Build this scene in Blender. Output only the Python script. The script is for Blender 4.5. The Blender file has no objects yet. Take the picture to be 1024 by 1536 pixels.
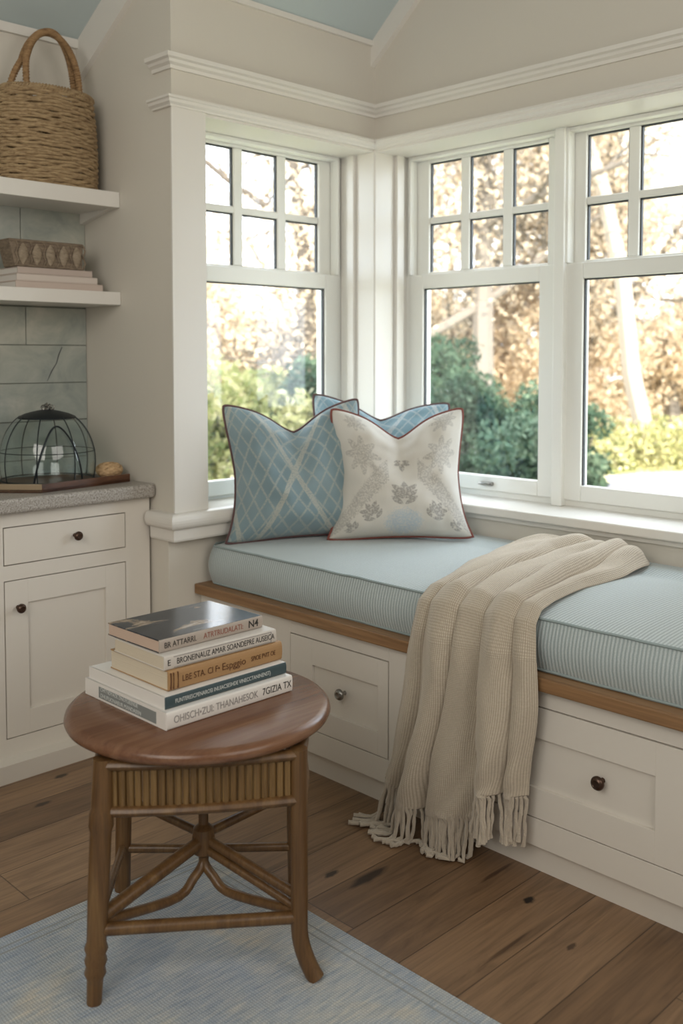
import bpy, bmesh, math, random
import numpy as np
from mathutils import Vector, Matrix, noise
random.seed(7); rng = np.random.default_rng(7)
sc = bpy.context.scene
R = math.radians
# ---------------------------------------------------------------- camera
cam_d = bpy.data.cameras.new('camera'); cam = bpy.data.objects.new('camera', cam_d)
sc.collection.objects.link(cam); sc.camera = cam
cam.location = (0, 0, 1.2)
cam.rotation_euler = (R(87.0), 0, R(45.25 - 90))
cam_d.sensor_fit = 'VERTICAL'; cam_d.sensor_height = 36; cam_d.sensor_width = 24
cam_d.lens = 1475 / 1536 * 36
cam_d.shift_y = -0.1014
cam_d.clip_start = 0.05
cam_d.dof.use_dof = True; cam_d.dof.focus_distance = 2.35; cam_d.dof.aperture_fstop = 3.0
# ---------------------------------------------------------------- light
sc.view_settings.view_transform = 'Standard'; sc.view_settings.look = 'None'
sc.view_settings.gamma = 1; sc.view_settings.use_curve_mapping = False
sc.view_settings.exposure = 1.33
w = bpy.data.worlds.new('sky'); sc.world = w; w.use_nodes = True
WORLD = 2.6
bg = w.node_tree.nodes['Background']; bg.inputs[0].default_value = (0.80, 0.90, 1.0, 1); bg.inputs[1].default_value = WORLD
def light(name, kind, loc, target, energy, color=(1, 1, 1), **kw):
    d = bpy.data.lights.new(name, kind); d.energy = energy; d.color = color
    for k, v in kw.items(): setattr(d, k, v)
    o = bpy.data.objects.new(name, d); sc.collection.objects.link(o); o.location = loc
    o.rotation_euler = (Vector(target) - Vector(loc)).to_track_quat('-Z', 'Y').to_euler()
    return o
light('sun', 'SUN', (0, 0, 8), (4.5, 6.0, 3.2), 5.2, (1.0, 0.88, 0.70), angle=R(1.0))
# two fill lamps added behind the camera to brighten the room, not real windows
light('room_fill', 'AREA', (-0.9, 0.6, 1.9), (2.0, 2.2, 0.9), 14, (1.0, 0.95, 0.88), shape='RECTANGLE', size=1.8, size_y=1.6)
light('side_fill', 'AREA', (1.3, -0.9, 1.9), (1.6, 2.4, 1.0), 9, (1.0, 0.95, 0.89), shape='RECTANGLE', size=1.8, size_y=1.6)
for i, (l, t, sx) in enumerate([((2.27, 2.86, 1.35), (2.27, 1, 1.35), 0.78), ((2.98, 1.8, 1.35), (1, 1.8, 1.35), 1.4)]):
    p = light('window_portal', 'AREA', l, t, 1, shape='RECTANGLE', size=sx, size_y=1.28); p.data.cycles.is_portal = True
# ---------------------------------------------------------------- materials
def mat(name, color, rough=0.5, **kw):
    m = bpy.data.materials.new(name); m.use_nodes = True
    b = m.node_tree.nodes['Principled BSDF']
    b.inputs['Base Color'].default_value = (*color, 1); b.inputs['Roughness'].default_value = rough
    for k, v in kw.items(): b.inputs[k].default_value = v
    return m
def N(m, t, **kw):
    n = m.node_tree.nodes.new(t)
    for k, v in kw.items():
        if k in n.inputs.keys(): n.inputs[k].default_value = v
        else: setattr(n, k, v)
    return n
def L(m, a, ao, b, bi): m.node_tree.links.new(a.outputs[ao], b.inputs[bi])
def coords(m, kind='Object', scale=(1, 1, 1), rot=(0, 0, 0), loc=(0, 0, 0)):
    tc = N(m, 'ShaderNodeTexCoord'); mp = N(m, 'ShaderNodeMapping')
    mp.inputs['Scale'].default_value = scale; mp.inputs['Rotation'].default_value = rot; mp.inputs['Location'].default_value = loc
    L(m, tc, kind, mp, 'Vector'); return mp
def ramp(m, src, out, stops):
    r = N(m, 'ShaderNodeValToRGB'); e = r.color_ramp.elements
    while len(e) < len(stops): e.new(0.5)
    for el, (p, c) in zip(e, stops): el.position = p; el.color = (*c, 1) if len(c) == 3 else c
    L(m, src, out, r, 'Fac'); return r
def bsdf(m): return m.node_tree.nodes['Principled BSDF']
def bump(m, src, out, strength, dist=0.01):
    b = N(m, 'ShaderNodeBump'); b.inputs['Strength'].default_value = strength; b.inputs['Distance'].default_value = dist
    L(m, src, out, b, 'Height'); L(m, b, 'Normal', bsdf(m), 'Normal'); return b
def mix(m, fac, fo, a, ao, b, bo, mode='MIX', f=None):
    x = N(m, 'ShaderNodeMix', data_type='RGBA', blend_type=mode)
    if fac is not None: m.node_tree.links.new(fac.outputs[fo], x.inputs[0])
    if f is not None: x.inputs[0].default_value = f
    for v, o, i in ((a, ao, 6), (b, bo, 7)):
        if isinstance(v, tuple): x.inputs[i].default_value = (*v, 1)
        else: m.node_tree.links.new(v.outputs[o], x.inputs[i])
    return x
def paint(name, color, rough=0.5, b=0.05):
    m = mat(name, color, rough)
    n = N(m, 'ShaderNodeTexNoise', Scale=60.0, Detail=3.0); L(m, coords(m), 0, n, 'Vector'); bump(m, n, 'Fac', b, 0.004)
    return m
M_WALL = paint('wall_paint', (0.655, 0.615, 0.54), 0.65)
M_TRIM = paint('trim_paint', (0.75, 0.72, 0.665), 0.35, 0.02)
M_SASH = paint('sash_paint', (0.84, 0.84, 0.79), 0.35, 0.02)
M_CAB = paint('cabinet_paint', (0.72, 0.675, 0.605), 0.38, 0.03)
M_CEIL = paint('ceiling_paint', (0.50, 0.575, 0.575), 0.7)
M_GAP = mat('shadow_gap', (0.05, 0.04, 0.035), 0.8)
M_GASKET = mat('gasket', (0.05, 0.055, 0.06), 0.6)
M_BRONZE = mat('aged_bronze', (0.09, 0.055, 0.04), 0.3, Metallic=0.8)
M_NICKEL = mat('dark_nickel', (0.30, 0.29, 0.27), 0.25, Metallic=0.9)

def wood(name, c1, c2, c3, axis=0, scale=1.0, rough=0.4, grain=1.0):
    m = mat(name, c1, rough)
    s = [14 * scale] * 3; s[axis] = 1.0 * scale
    mp = coords(m, 'Object', tuple(s))
    n = N(m, 'ShaderNodeTexNoise', Scale=2.0, Detail=6.0, Roughness=0.6, Distortion=0.6); L(m, mp, 0, n, 'Vector')
    r = ramp(m, n, 'Fac', [(0.3, c2), (0.52, c1), (0.72, c3)])
    s2 = [120 * scale] * 3; s2[axis] = 3 * scale
    mp2 = coords(m, 'Object', tuple(s2)); n2 = N(m, 'ShaderNodeTexNoise', Scale=1.5, Detail=4.0); L(m, mp2, 0, n2, 'Vector')
    r2 = ramp(m, n2, 'Fac', [(0.35, (0.62, 0.62, 0.62)), (0.6, (1, 1, 1))])
    x = mix(m, None, None, r, 'Color', r2, 'Color', 'MULTIPLY', f=0.6 * grain)
    L(m, x, 2, bsdf(m), 'Base Color'); bump(m, n2, 'Fac', 0.12 * grain, 0.003)
    return m
M_OAK = wood('oak_board', (0.30, 0.165, 0.075), (0.22, 0.115, 0.05), (0.38, 0.225, 0.11), 1, 1.0, 0.45)
M_TABLE = wood('table_top_wood', (0.175, 0.082, 0.043), (0.125, 0.052, 0.027), (0.225, 0.115, 0.063), 0, 1.3, 0.27, 0.6)
M_RATTAN = wood('rattan_pole', (0.140, 0.072, 0.026), (0.085, 0.040, 0.014), (0.20, 0.112, 0.042), 2, 1.2, 0.36)
M_SLAT = wood('rattan_slat', (0.185, 0.105, 0.036), (0.11, 0.058, 0.018), (0.26, 0.16, 0.06), 2, 2.0, 0.42)
M_WALNUT = wood('walnut_tray', (0.11, 0.045, 0.022), (0.06, 0.025, 0.012), (0.2, 0.09, 0.04), 0, 1.5, 0.35)

# floor planks along X
def floor_mat():
    m = mat('oak_floor', (0.3, 0.18, 0.1), 0.42)
    mp = coords(m, 'Object')
    sp = N(m, 'ShaderNodeSeparateXYZ'); L(m, mp, 0, sp, 0)
    def math_(op, a, ao, b):
        n = N(m, 'ShaderNodeMath', operation=op)
        if isinstance(a, float): n.inputs[0].default_value = a
        else: L(m, a, ao, n, 0)
        if isinstance(b, (int, float)): n.inputs[1].default_value = b
        elif b is not None: L(m, b[0], b[1], n, 1)
        return n
    PW = 0.1455
    row = math_('FLOOR', math_('DIVIDE', math_('ADD', sp, 'Y', 5.0 - 0.0045), 0, PW), 0, None)
    wn = N(m, 'ShaderNodeTexWhiteNoise', noise_dimensions='1D'); L(m, row, 0, wn, 'W')
    xs = math_('ADD', sp, 'X', (math_('MULTIPLY', wn, 'Value', 7.3), 0))
    col = math_('FLOOR', math_('DIVIDE', xs, 0, 1.7), 0, None)
    idc = math_('ADD', math_('MULTIPLY', row, 0, 13.37), 0, (math_('MULTIPLY', col, 0, 5.71), 0))
    wn2 = N(m, 'ShaderNodeTexWhiteNoise', noise_dimensions='1D'); L(m, idc, 0, wn2, 'W')
    plank = ramp(m, wn2, 'Value', [(0.0, (0.165, 0.095, 0.050)), (0.45, (0.27, 0.165, 0.092)), (0.75, (0.335, 0.215, 0.125)), (1.0, (0.20, 0.118, 0.062))])
    # grain, shifted per plank
    cb = N(m, 'ShaderNodeCombineXYZ'); L(m, math_('MULTIPLY', sp, 'X', 1.3), 0, cb, 'X'); L(m, math_('MULTIPLY', sp, 'Y', 13.0), 0, cb, 'Y'); L(m, idc, 0, cb, 'Z')
    n = N(m, 'ShaderNodeTexNoise', Scale=2.2, Detail=7.0, Roughness=0.62, Distortion=1.2); L(m, cb, 0, n, 'Vector')
    g = ramp(m, n, 'Fac', [(0.28, (0.50, 0.47, 0.44)), (0.5, (1, 1, 1)), (0.75, (1.35, 1.35, 1.3))])
    x = mix(m, None, None, plank, 'Color', g, 'Color', 'MULTIPLY', f=0.8)
    cb2 = N(m, 'ShaderNodeCombineXYZ'); L(m, math_('MULTIPLY', sp, 'X', 5.0), 0, cb2, 'X'); L(m, math_('MULTIPLY', sp, 'Y', 170.0), 0, cb2, 'Y'); L(m, idc, 0, cb2, 'Z')
    n2 = N(m, 'ShaderNodeTexNoise', Scale=1.0, Detail=3.0); L(m, cb2, 0, n2, 'Vector')
    g2 = ramp(m, n2, 'Fac', [(0.35, (0.68, 0.66, 0.62)), (0.55, (1, 1, 1))])
    x = mix(m, None, None, x, 2, g2, 'Color', 'MULTIPLY', f=0.55)
    # seams
    fy = math_('FRACT', math_('DIVIDE', math_('ADD', sp, 'Y', 5.0 - 0.0045), 0, PW), 0, None)
    dy = math_('MULTIPLY', math_('SUBTRACT', 0.5, 0, (math_('ABSOLUTE', math_('SUBTRACT', fy, 0, 0.5), 0, None), 0)), 0, PW)
    fx = math_('FRACT', math_('DIVIDE', xs, 0, 1.7), 0, None)
    dx = math_('MULTIPLY', math_('SUBTRACT', 0.5, 0, (math_('ABSOLUTE', math_('SUBTRACT', fx, 0, 0.5), 0, None), 0)), 0, 1.7)
    d = math_('MINIMUM', dy, 0, (dx, 0))
    seam = ramp(m, math_('MULTIPLY', d, 0, 100.0), 0, [(0.05, (0.3, 0.27, 0.25)), (0.22, (1, 1, 1))])
    x = mix(m, None, None, x, 2, seam, 'Color', 'MULTIPLY', f=0.9)
    # knots: dark ovals with a shape of their own
    prev = x
    for (kx, ky, rx, ry, dk) in [(1.783, 1.21, .020, .013, .02), (1.549, 1.596, .026, .011, .12), (1.60, 1.525, .075, .018, .16), (1.372, 2.524, .026, .013, .14), (1.248, 2.399, .03, .012, .2), (1.70, 1.05, .02, .008, .3), (1.60, 1.14, .10, .006, .45), (1.83, 1.33, .08, .008, .4)]:
        mk = coords(m, 'Object', (1 / rx, 1 / ry, 0), (0, 0, 0), (-kx / rx, -ky / ry, 0))
        nz = N(m, 'ShaderNodeTexNoise', Scale=1.1, Detail=2.0); L(m, mk, 0, nz, 'Vector')
        ln = N(m, 'ShaderNodeVectorMath', operation='LENGTH'); L(m, mk, 0, ln, 0)
        s_ = math_('ADD', ln, 'Value', (math_('MULTIPLY', nz, 'Fac', 0.9), 0))
        rr = ramp(m, math_('MULTIPLY', s_, 0, 0.5), 0, [(0.5, (dk, dk * .9, dk * .85)), (0.72, (1, 1, 1))])
        prev = mix(m, None, None, prev, 2, rr, 'Color', 'MULTIPLY', f=1.0)
    L(m, prev, 2, bsdf(m), 'Base Color')
    bump(m, seam, 'Color', 0.25, 0.004)
    return m
M_FLOOR = floor_mat()

def rug_mat():
    m = mat('rug_weave', (0.3, 0.35, 0.4), 0.95)
    mp = coords(m, 'Object', (9.0, 75, 1)); n = N(m, 'ShaderNodeTexNoise', Scale=1.6, Detail=6.0, Roughness=0.7); L(m, mp, 0, n, 'Vector')
    r = ramp(m, n, 'Fac', [(0.25, (0.22, 0.255, 0.30)), (0.45, (0.345, 0.375, 0.40)), (0.60, (0.45, 0.455, 0.44)), (0.76, (0.56, 0.52, 0.45))])
    mp2 = coords(m, 'Object', (1, 1, 1)); n2 = N(m, 'ShaderNodeTexNoise', Scale=4.5, Detail=3.0, Distortion=1.5); L(m, mp2, 0, n2, 'Vector')
    r2 = ramp(m, n2, 'Fac', [(0.38, (1.10, 1.17, 1.28)), (0.6, (1.32, 1.32, 1.30)), (0.72, (1.50, 1.38, 1.22))])
    x = mix(m, None, None, r, 'Color', r2, 'Color', 'MULTIPLY', f=1.0)
    # border line
    wv = N(m, 'ShaderNodeTexWave', wave_type='BANDS', bands_direction='Y', Scale=55.0, Distortion=1.5); L(m, coords(m, 'Object'), 0, wv, 'Vector')
    wv.inputs['Detail Scale'].default_value = 12
    wx = N(m, 'ShaderNodeTexWave', wave_type='BANDS', bands_direction='X', Scale=55.0, Distortion=3.0); L(m, coords(m, 'Object'), 0, wx, 'Vector')
    y = mix(m, None, None, wv, 'Color', wx, 'Color', 'MULTIPLY', f=1.0)
    g = ramp(m, y, 2, [(0.0, (0.78, 0.78, 0.78)), (0.7, (1.08, 1.08, 1.08))])
    x = mix(m, None, None, x, 2, g, 'Color', 'MULTIPLY', f=1.0)
    L(m, x, 2, bsdf(m), 'Base Color'); bump(m, y, 2, 0.5, 0.004)
    return m
M_RUG = rug_mat(); M_RUGB = mat('rug_border_thread', (0.30, 0.31, 0.30), 0.95)

def tile_mat():
    m = mat('stone_tile', (0.4, 0.42, 0.38), 0.35)
    n = N(m, 'ShaderNodeTexNoise', Scale=7.0, Detail=6.0, Roughness=0.65, Distortion=0.8); L(m, coords(m), 0, n, 'Vector')
    r = ramp(m, n, 'Fac', [(0.3, (0.27, 0.31, 0.29)), (0.5, (0.38, 0.41, 0.37)), (0.7, (0.49, 0.50, 0.45))])
    n2 = N(m, 'ShaderNodeTexNoise', Scale=2.2, Detail=2.0); L(m, coords(m), 0, n2, 'Vector')
    r2 = ramp(m, n2, 'Fac', [(0.35, (0.86, 0.9, 0.95)), (0.65, (1.05, 1.0, 0.95))])
    x = mix(m, None, None, r, 'Color', r2, 'Color', 'MULTIPLY', f=1.0); L(m, x, 2, bsdf(m), 'Base Color')
    bump(m, n, 'Fac', 0.1, 0.005); return m
M_TILE = tile_mat(); M_GROUT = mat('grout', (0.16, 0.17, 0.15), 0.9)
def granite():
    m = mat('speckled_stone', (0.4, 0.38, 0.36), 0.4)
    v = N(m, 'ShaderNodeTexNoise', Scale=190.0, Detail=3.0, Roughness=0.8); L(m, coords(m), 0, v, 'Vector')
    r = ramp(m, v, 'Fac', [(0.32, (0.13, 0.115, 0.10)), (0.46, (0.33, 0.30, 0.265)), (0.6, (0.46, 0.43, 0.39)), (0.72, (0.66, 0.63, 0.58))])
    L(m, r, 'Color', bsdf(m), 'Base Color'); bump(m, v, 'Fac', 0.3, 0.003); return m
M_STONE = granite()

def glass_mat(name, tint=(1, 1, 1), dirt=0.0, ior=1.45):
    m = bpy.data.materials.new(name); m.use_nodes = True; nt = m.node_tree; nt.nodes.remove(nt.nodes['Principled BSDF'])
    out = nt.nodes['Material Output']
    tr = N(m, 'ShaderNodeBsdfTransparent'); tr.inputs[0].default_value = (*tint, 1)
    gl = N(m, 'ShaderNodeBsdfGlossy'); gl.inputs['Roughness'].default_value = 0.0
    lw = N(m, 'ShaderNodeLayerWeight'); lw.inputs['Blend'].default_value = 0.5
    pw = N(m, 'ShaderNodeMath', operation='POWER'); L(m, lw, 'Facing', pw, 0); pw.inputs[1].default_value = 5.0
    fr = N(m, 'ShaderNodeMath', operation='MULTIPLY_ADD'); L(m, pw, 0, fr, 0); fr.inputs[1].default_value = 0.9; fr.inputs[2].default_value = ((ior - 1) / (ior + 1)) ** 2
    mx = N(m, 'ShaderNodeMixShader'); L(m, fr, 0, mx, 0); L(m, tr, 0, mx, 1); L(m, gl, 0, mx, 2)
    last = mx
    if dirt:
        df = N(m, 'ShaderNodeBsdfDiffuse'); df.inputs[0].default_value = (0.8, 0.85, 0.85, 1)
        n = N(m, 'ShaderNodeTexNoise', Scale=1.0, Detail=5.0, Roughness=0.8)
        L(m, coords(m, 'Object', (90, 90, 22)), 0, n, 'Vector')
        n3 = N(m, 'ShaderNodeTexNoise', Scale=3.0, Detail=2.0); L(m, coords(m, 'Object', (1, 1, 1)), 0, n3, 'Vector')
        r = ramp(m, n, 'Fac', [(0.60, (0, 0, 0)), (0.72, (dirt, dirt, dirt))])
        r3 = ramp(m, n3, 'Fac', [(0.42, (0.1, 0.1, 0.1)), (0.6, (1, 1, 1))])
        x = mix(m, None, None, r, 'Color', r3, 'Color', 'MULTIPLY', f=1.0)
        m2 = N(m, 'ShaderNodeMixShader'); nt.links.new(x.outputs[2], m2.inputs[0]); L(m, last, 0, m2, 1); L(m, df, 0, m2, 2); last = m2
    nt.links.new(last.outputs[0], out.inputs['Surface']); return m
M_GLASS = glass_mat('window_glass'); M_GLASSD = glass_mat('rain_marked_glass', dirt=0.55)
M_CLOCHE = glass_mat('green_tinted_glass', (0.92, 0.975, 0.97), ior=1.9)

# textiles
def ticking(name):
    m = mat(name, (0.35, 0.45, 0.46), 0.9, **{'Sheen Weight': 0.25})
    tc = N(m, 'ShaderNodeUVMap'); mp = N(m, 'ShaderNodeMapping'); L(m, tc, 0, mp, 0)
    wv = N(m, 'ShaderNodeTexWave', wave_type='BANDS', bands_direction='X', Scale=34.0, Distortion=0.9); wv.inputs['Detail'].default_value = 2; wv.inputs['Detail Scale'].default_value = 1.5
    L(m, mp, 0, wv, 'Vector')
    r = ramp(m, wv, 'Fac', [(0.1, (0.34, 0.40, 0.405)), (0.5, (0.455, 0.52, 0.52)), (0.9, (0.52, 0.58, 0.58))])
    n = N(m, 'ShaderNodeTexNoise', Scale=500.0, Detail=2.0); L(m, mp, 0, n, 'Vector')
    r2 = ramp(m, n, 'Fac', [(0.35, (0.8, 0.8, 0.8)), (0.6, (1.05, 1.05, 1.05))])
    x = mix(m, None, None, r, 'Color', r2, 'Color', 'MULTIPLY', f=0.7)
    L(m, x, 2, bsdf(m), 'Base Color'); bump(m, wv, 'Fac', 0.25, 0.003); return m
M_TICK = ticking('striped_seat_fabric')
M_PIPE = mat('cushion_piping', (0.30, 0.36, 0.36), 0.85)
def knit():
    m = mat('knitted_wool', (0.55, 0.47, 0.37), 1.0, **{'Sheen Weight': 0.5, 'Sheen Roughness': 0.6})
    bsdf(m).inputs['Sheen Tint'].default_value = (0.9, 0.82, 0.72, 1)
    uv = N(m, 'ShaderNodeUVMap')
    a = N(m, 'ShaderNodeTexWave', wave_type='BANDS', bands_direction='X', Scale=42.0, Distortion=0.9); a.inputs['Detail Scale'].default_value = 6; L(m, uv, 0, a, 'Vector')
    b = N(m, 'ShaderNodeTexWave', wave_type='BANDS', bands_direction='Y', Scale=42.0, Distortion=1.5); b.inputs['Detail Scale'].default_value = 8; L(m, uv, 0, b, 'Vector')
    y = mix(m, None, None, a, 'Color', b, 'Color', 'MULTIPLY', f=0.8)
    r = ramp(m, y, 2, [(0.0, (0.35, 0.295, 0.225)), (0.25, (0.46, 0.395, 0.305)), (0.8, (0.56, 0.49, 0.39))])
    n = N(m, 'ShaderNodeTexNoise', Scale=90.0, Detail=4.0); L(m, uv, 0, n, 'Vector')
    r2 = ramp(m, n, 'Fac', [(0.3, (0.93, 0.93, 0.93)), (0.65, (1.04, 1.04, 1.04))])
    x = mix(m, None, None, r, 'Color', r2, 'Color', 'MULTIPLY', f=1.0)
    L(m, x, 2, bsdf(m), 'Base Color'); bump(m, y, 2, 0.35, 0.004); return m
M_KNIT = knit(); M_FRINGE = mat('fringe_yarn', (0.47, 0.405, 0.32), 1.0, **{'Sheen Weight': 0.4})
nf = N(M_FRINGE, 'ShaderNodeTexNoise', Scale=350.0, Detail=3.0); L(M_FRINGE, coords(M_FRINGE), 0, nf, 'Vector'); bump(M_FRINGE, nf, 'Fac', 0.6, 0.004)

def expr_nodes(m):
    """tiny maths helper over UV"""
    uv = N(m, 'ShaderNodeUVMap'); sp = N(m, 'ShaderNodeSeparateXYZ'); L(m, uv, 0, sp, 0)
    def f(op, *a):
        n = N(m, 'ShaderNodeMath', operation=op)
        for i, v in enumerate(a):
            if isinstance(v, (int, float)): n.inputs[i].default_value = v
            else: m.node_tree.links.new(v, n.inputs[i])
        return n.outputs[0]
    return uv, sp.outputs['X'], sp.outputs['Y'], f
def lattice_mat(name, base, line, hi):
    m = mat(name, base, 0.85, **{'Sheen Weight': 0.3})
    uv, u, v, f = expr_nodes(m)
    def band(ang, freq, width, off=0.0):
        p = f('ADD', f('ADD', f('MULTIPLY', u, math.cos(ang) * freq), f('MULTIPLY', v, math.sin(ang) * freq)), off)
        d = f('ABSOLUTE', f('SUBTRACT', f('FRACT', p), 0.5))
        return f('LESS_THAN', d, width)
    nz = N(m, 'ShaderNodeTexNoise', Scale=95.0, Detail=3.0); L(m, uv, 0, nz, 'Vector')
    nl = N(m, 'ShaderNodeTexNoise', Scale=3.5, Detail=1.0); L(m, uv, 0, nl, 'Vector')
    A = R(32)
    fine = f('MAXIMUM', band(A, 11.5, 0.085), band(-A, 11.5, 0.085))
    bold = f('MAXIMUM', band(R(24), 1.9, 0.032, .30), band(-R(24), 1.9, 0.032, .12))
    rag = f('GREATER_THAN', nz.outputs['Fac'], 0.46)
    fine = f('MULTIPLY', fine, f('ADD', f('MULTIPLY', rag, 0.35), 0.25)); bold = f('MULTIPLY', bold, f('ADD', f('MULTIPLY', rag, 0.5), 0.45))
    t = f('MINIMUM', f('MAXIMUM', fine, bold), 1.0)
    bc = ramp(m, nl, 'Fac', [(0.3, base), (0.7, hi)])
    x = N(m, 'ShaderNodeMix', data_type='RGBA'); m.node_tree.links.new(t, x.inputs[0]); L(m, bc, 'Color', x, 6); x.inputs[7].default_value = (*line, 1)
    L(m, x, 2, bsdf(m), 'Base Color')
    n = N(m, 'ShaderNodeTexNoise', Scale=260.0, Detail=2.0); L(m, uv, 0, n, 'Vector'); bump(m, n, 'Fac', 0.35, 0.003)
    return m
M_LAT = lattice_mat('blue_lattice_fabric', (0.18, 0.265, 0.295), (0.42, 0.43, 0.385), (0.24, 0.33, 0.36))
M_LAT2 = lattice_mat('pale_blue_lattice_fabric', (0.19, 0.32, 0.39), (0.48, 0.54, 0.56), (0.25, 0.38, 0.45))
def floral_mat():
    m = mat('ivory_floral_fabric', (0.66, 0.62, 0.56), 0.85, **{'Sheen Weight': 0.3})
    uv, u, v, f = expr_nodes(m)
    def leaf(cx, cy, ang, ln, wd):
        ca, sa = math.cos(ang), math.sin(ang)
        du, dv = f('SUBTRACT', u, cx), f('SUBTRACT', v, cy)
        a = f('DIVIDE', f('ADD', f('MULTIPLY', du, ca), f('MULTIPLY', dv, sa)), ln)
        b = f('DIVIDE', f('SUBTRACT', f('MULTIPLY', dv, ca), f('MULTIPLY', du, sa)), wd)
        return f('LESS_THAN', f('ADD', f('MULTIPLY', a, a), f('ABSOLUTE', b)), 1.0)
    def union(lst):
        o = lst[0]
        for q in lst[1:]: o = f('MAXIMUM', o, q)
        return o
    def sprig(cx, cy, s, ang=R(90), n=3):
        out = [leaf(cx + math.cos(ang) * s * .9, cy + math.sin(ang) * s * .9, ang, s * .45, s * .2)]
        for k in range(n):
            for sg in (-1, 1):
                a = ang + sg * R(55); p = s * (0.1 + 0.3 * k)
                out.append(leaf(cx + math.cos(ang) * p + math.cos(a) * s * .38, cy + math.sin(ang) * p + math.sin(a) * s * .38, a, s * .34, s * .14))
        return out
    nz = N(m, 'ShaderNodeTexNoise', Scale=70.0, Detail=3.0); L(m, uv, 0, nz, 'Vector')
    leaves = sprig(.50, .27, .15) + sprig(.33, .16, .12, R(125)) + sprig(.67, .16, .12, R(55)) + sprig(.2, .08, .09, R(140), 2) + sprig(.82, .08, .09, R(40), 2) + sprig(.5, .68, .09, R(-90), 2)
    lf = union(leaves)
    # dotted bands: arch and stars
    vo = N(m, 'ShaderNodeTexVoronoi', Scale=95.0); L(m, uv, 0, vo, 'Vector')
    dots = f('GREATER_THAN', vo.outputs['Distance'], 0.36)
    du = f('ABSOLUTE', f('SUBTRACT', u, 0.5))
    arch = f('LESS_THAN', f('ABSOLUTE', f('SUBTRACT', f('ADD', f('ADD', v, f('MULTIPLY', nz.outputs['Fac'], 0.14)), f('MULTIPLY', du, 1.15)), 0.74)), 0.082)
    arch = f('MULTIPLY', arch, f('GREATER_THAN', du, 0.10))
    def star(cx, cy, r):
        a = f('SUBTRACT', u, cx); b = f('SUBTRACT', v, cy)
        th = f('ARCTAN2', b, a); rr = f('SQRT', f('ADD', f('MULTIPLY', a, a), f('MULTIPLY', b, b)))
        return f('LESS_THAN', rr, f('MULTIPLY', f('ADD', 1.0, f('MULTIPLY', f('COSINE', f('MULTIPLY', th, 8.0)), 0.28)), r))
    st = union([star(.22, .62, .11), star(.78, .62, .11), star(.2, .88, .07), star(.8, .9, .09)])
    dt = f('MULTIPLY', f('MAXIMUM', arch, st), dots)
    rag = f('GREATER_THAN', nz.outputs['Fac'], 0.47)
    t = f('MULTIPLY', f('MAXIMUM', f('MULTIPLY', lf, 0.8), f('MULTIPLY', dt, 0.5)), f('ADD', 0.35, f('MULTIPLY', rag, 0.6)))
    bl = f('LESS_THAN', f('ADD', f('MULTIPLY', nz.outputs['Fac'], 0.05), f('ADD', f('MULTIPLY', f('SUBTRACT', u, .5), f('SUBTRACT', u, .5)), f('MULTIPLY', f('SUBTRACT', v, .14), f('SUBTRACT', v, .14)))), 0.038)
    bl = f('MULTIPLY', bl, f('ADD', 0.25, f('MULTIPLY', rag, 0.4)))
    x1 = N(m, 'ShaderNodeMix', data_type='RGBA'); m.node_tree.links.new(bl, x1.inputs[0]); x1.inputs[6].default_value = (0.63, 0.60, 0.54, 1); x1.inputs[7].default_value = (0.36, 0.47, 0.56, 1)
    x = N(m, 'ShaderNodeMix', data_type='RGBA'); m.node_tree.links.new(t, x.inputs[0]); L(m, x1, 2, x, 6); x.inputs[7].default_value = (0.27, 0.255, 0.235, 1)
    L(m, x, 2, bsdf(m), 'Base Color')
    n = N(m, 'ShaderNodeTexNoise', Scale=260.0, Detail=2.0); L(m, uv, 0, n, 'Vector'); bump(m, n, 'Fac', 0.35, 0.003)
    return m
M_FLORAL = floral_mat()
M_REDPIPE = mat('russet_piping', (0.20, 0.055, 0.04), 0.8); M_DARKPIPE = mat('maroon_piping', (0.11, 0.055, 0.055), 0.8)
M_WIRE = mat('black_wire', (0.02, 0.025, 0.03), 0.45, Metallic=0.5)
def straw(name, c1, c2):
    m = mat(name, c1, 0.85)
    n = N(m, 'ShaderNodeTexNoise', Scale=45.0, Detail=5.0, Roughness=0.7); L(m, coords(m, 'Object', (1, 1, 3)), 0, n, 'Vector')
    r = ramp(m, n, 'Fac', [(0.3, c2), (0.6, c1)]); L(m, r, 'Color', bsdf(m), 'Base Color'); bump(m, n, 'Fac', 0.5, 0.005); return m
M_STRAW = straw('seagrass', (0.42, 0.30, 0.165), (0.20, 0.125, 0.06))
M_STRAWH = straw('wrapped_handle', (0.40, 0.25, 0.12), (0.20, 0.11, 0.05))
M_TWINE = straw('twine', (0.66, 0.46, 0.26), (0.38, 0.23, 0.11))
M_CARVE = straw('carved_wood', (0.26, 0.20, 0.14), (0.12, 0.085, 0.06)); M_CARVE2 = straw('carved_leaf', (0.36, 0.29, 0.21), (0.2, 0.15, 0.1))

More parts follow.
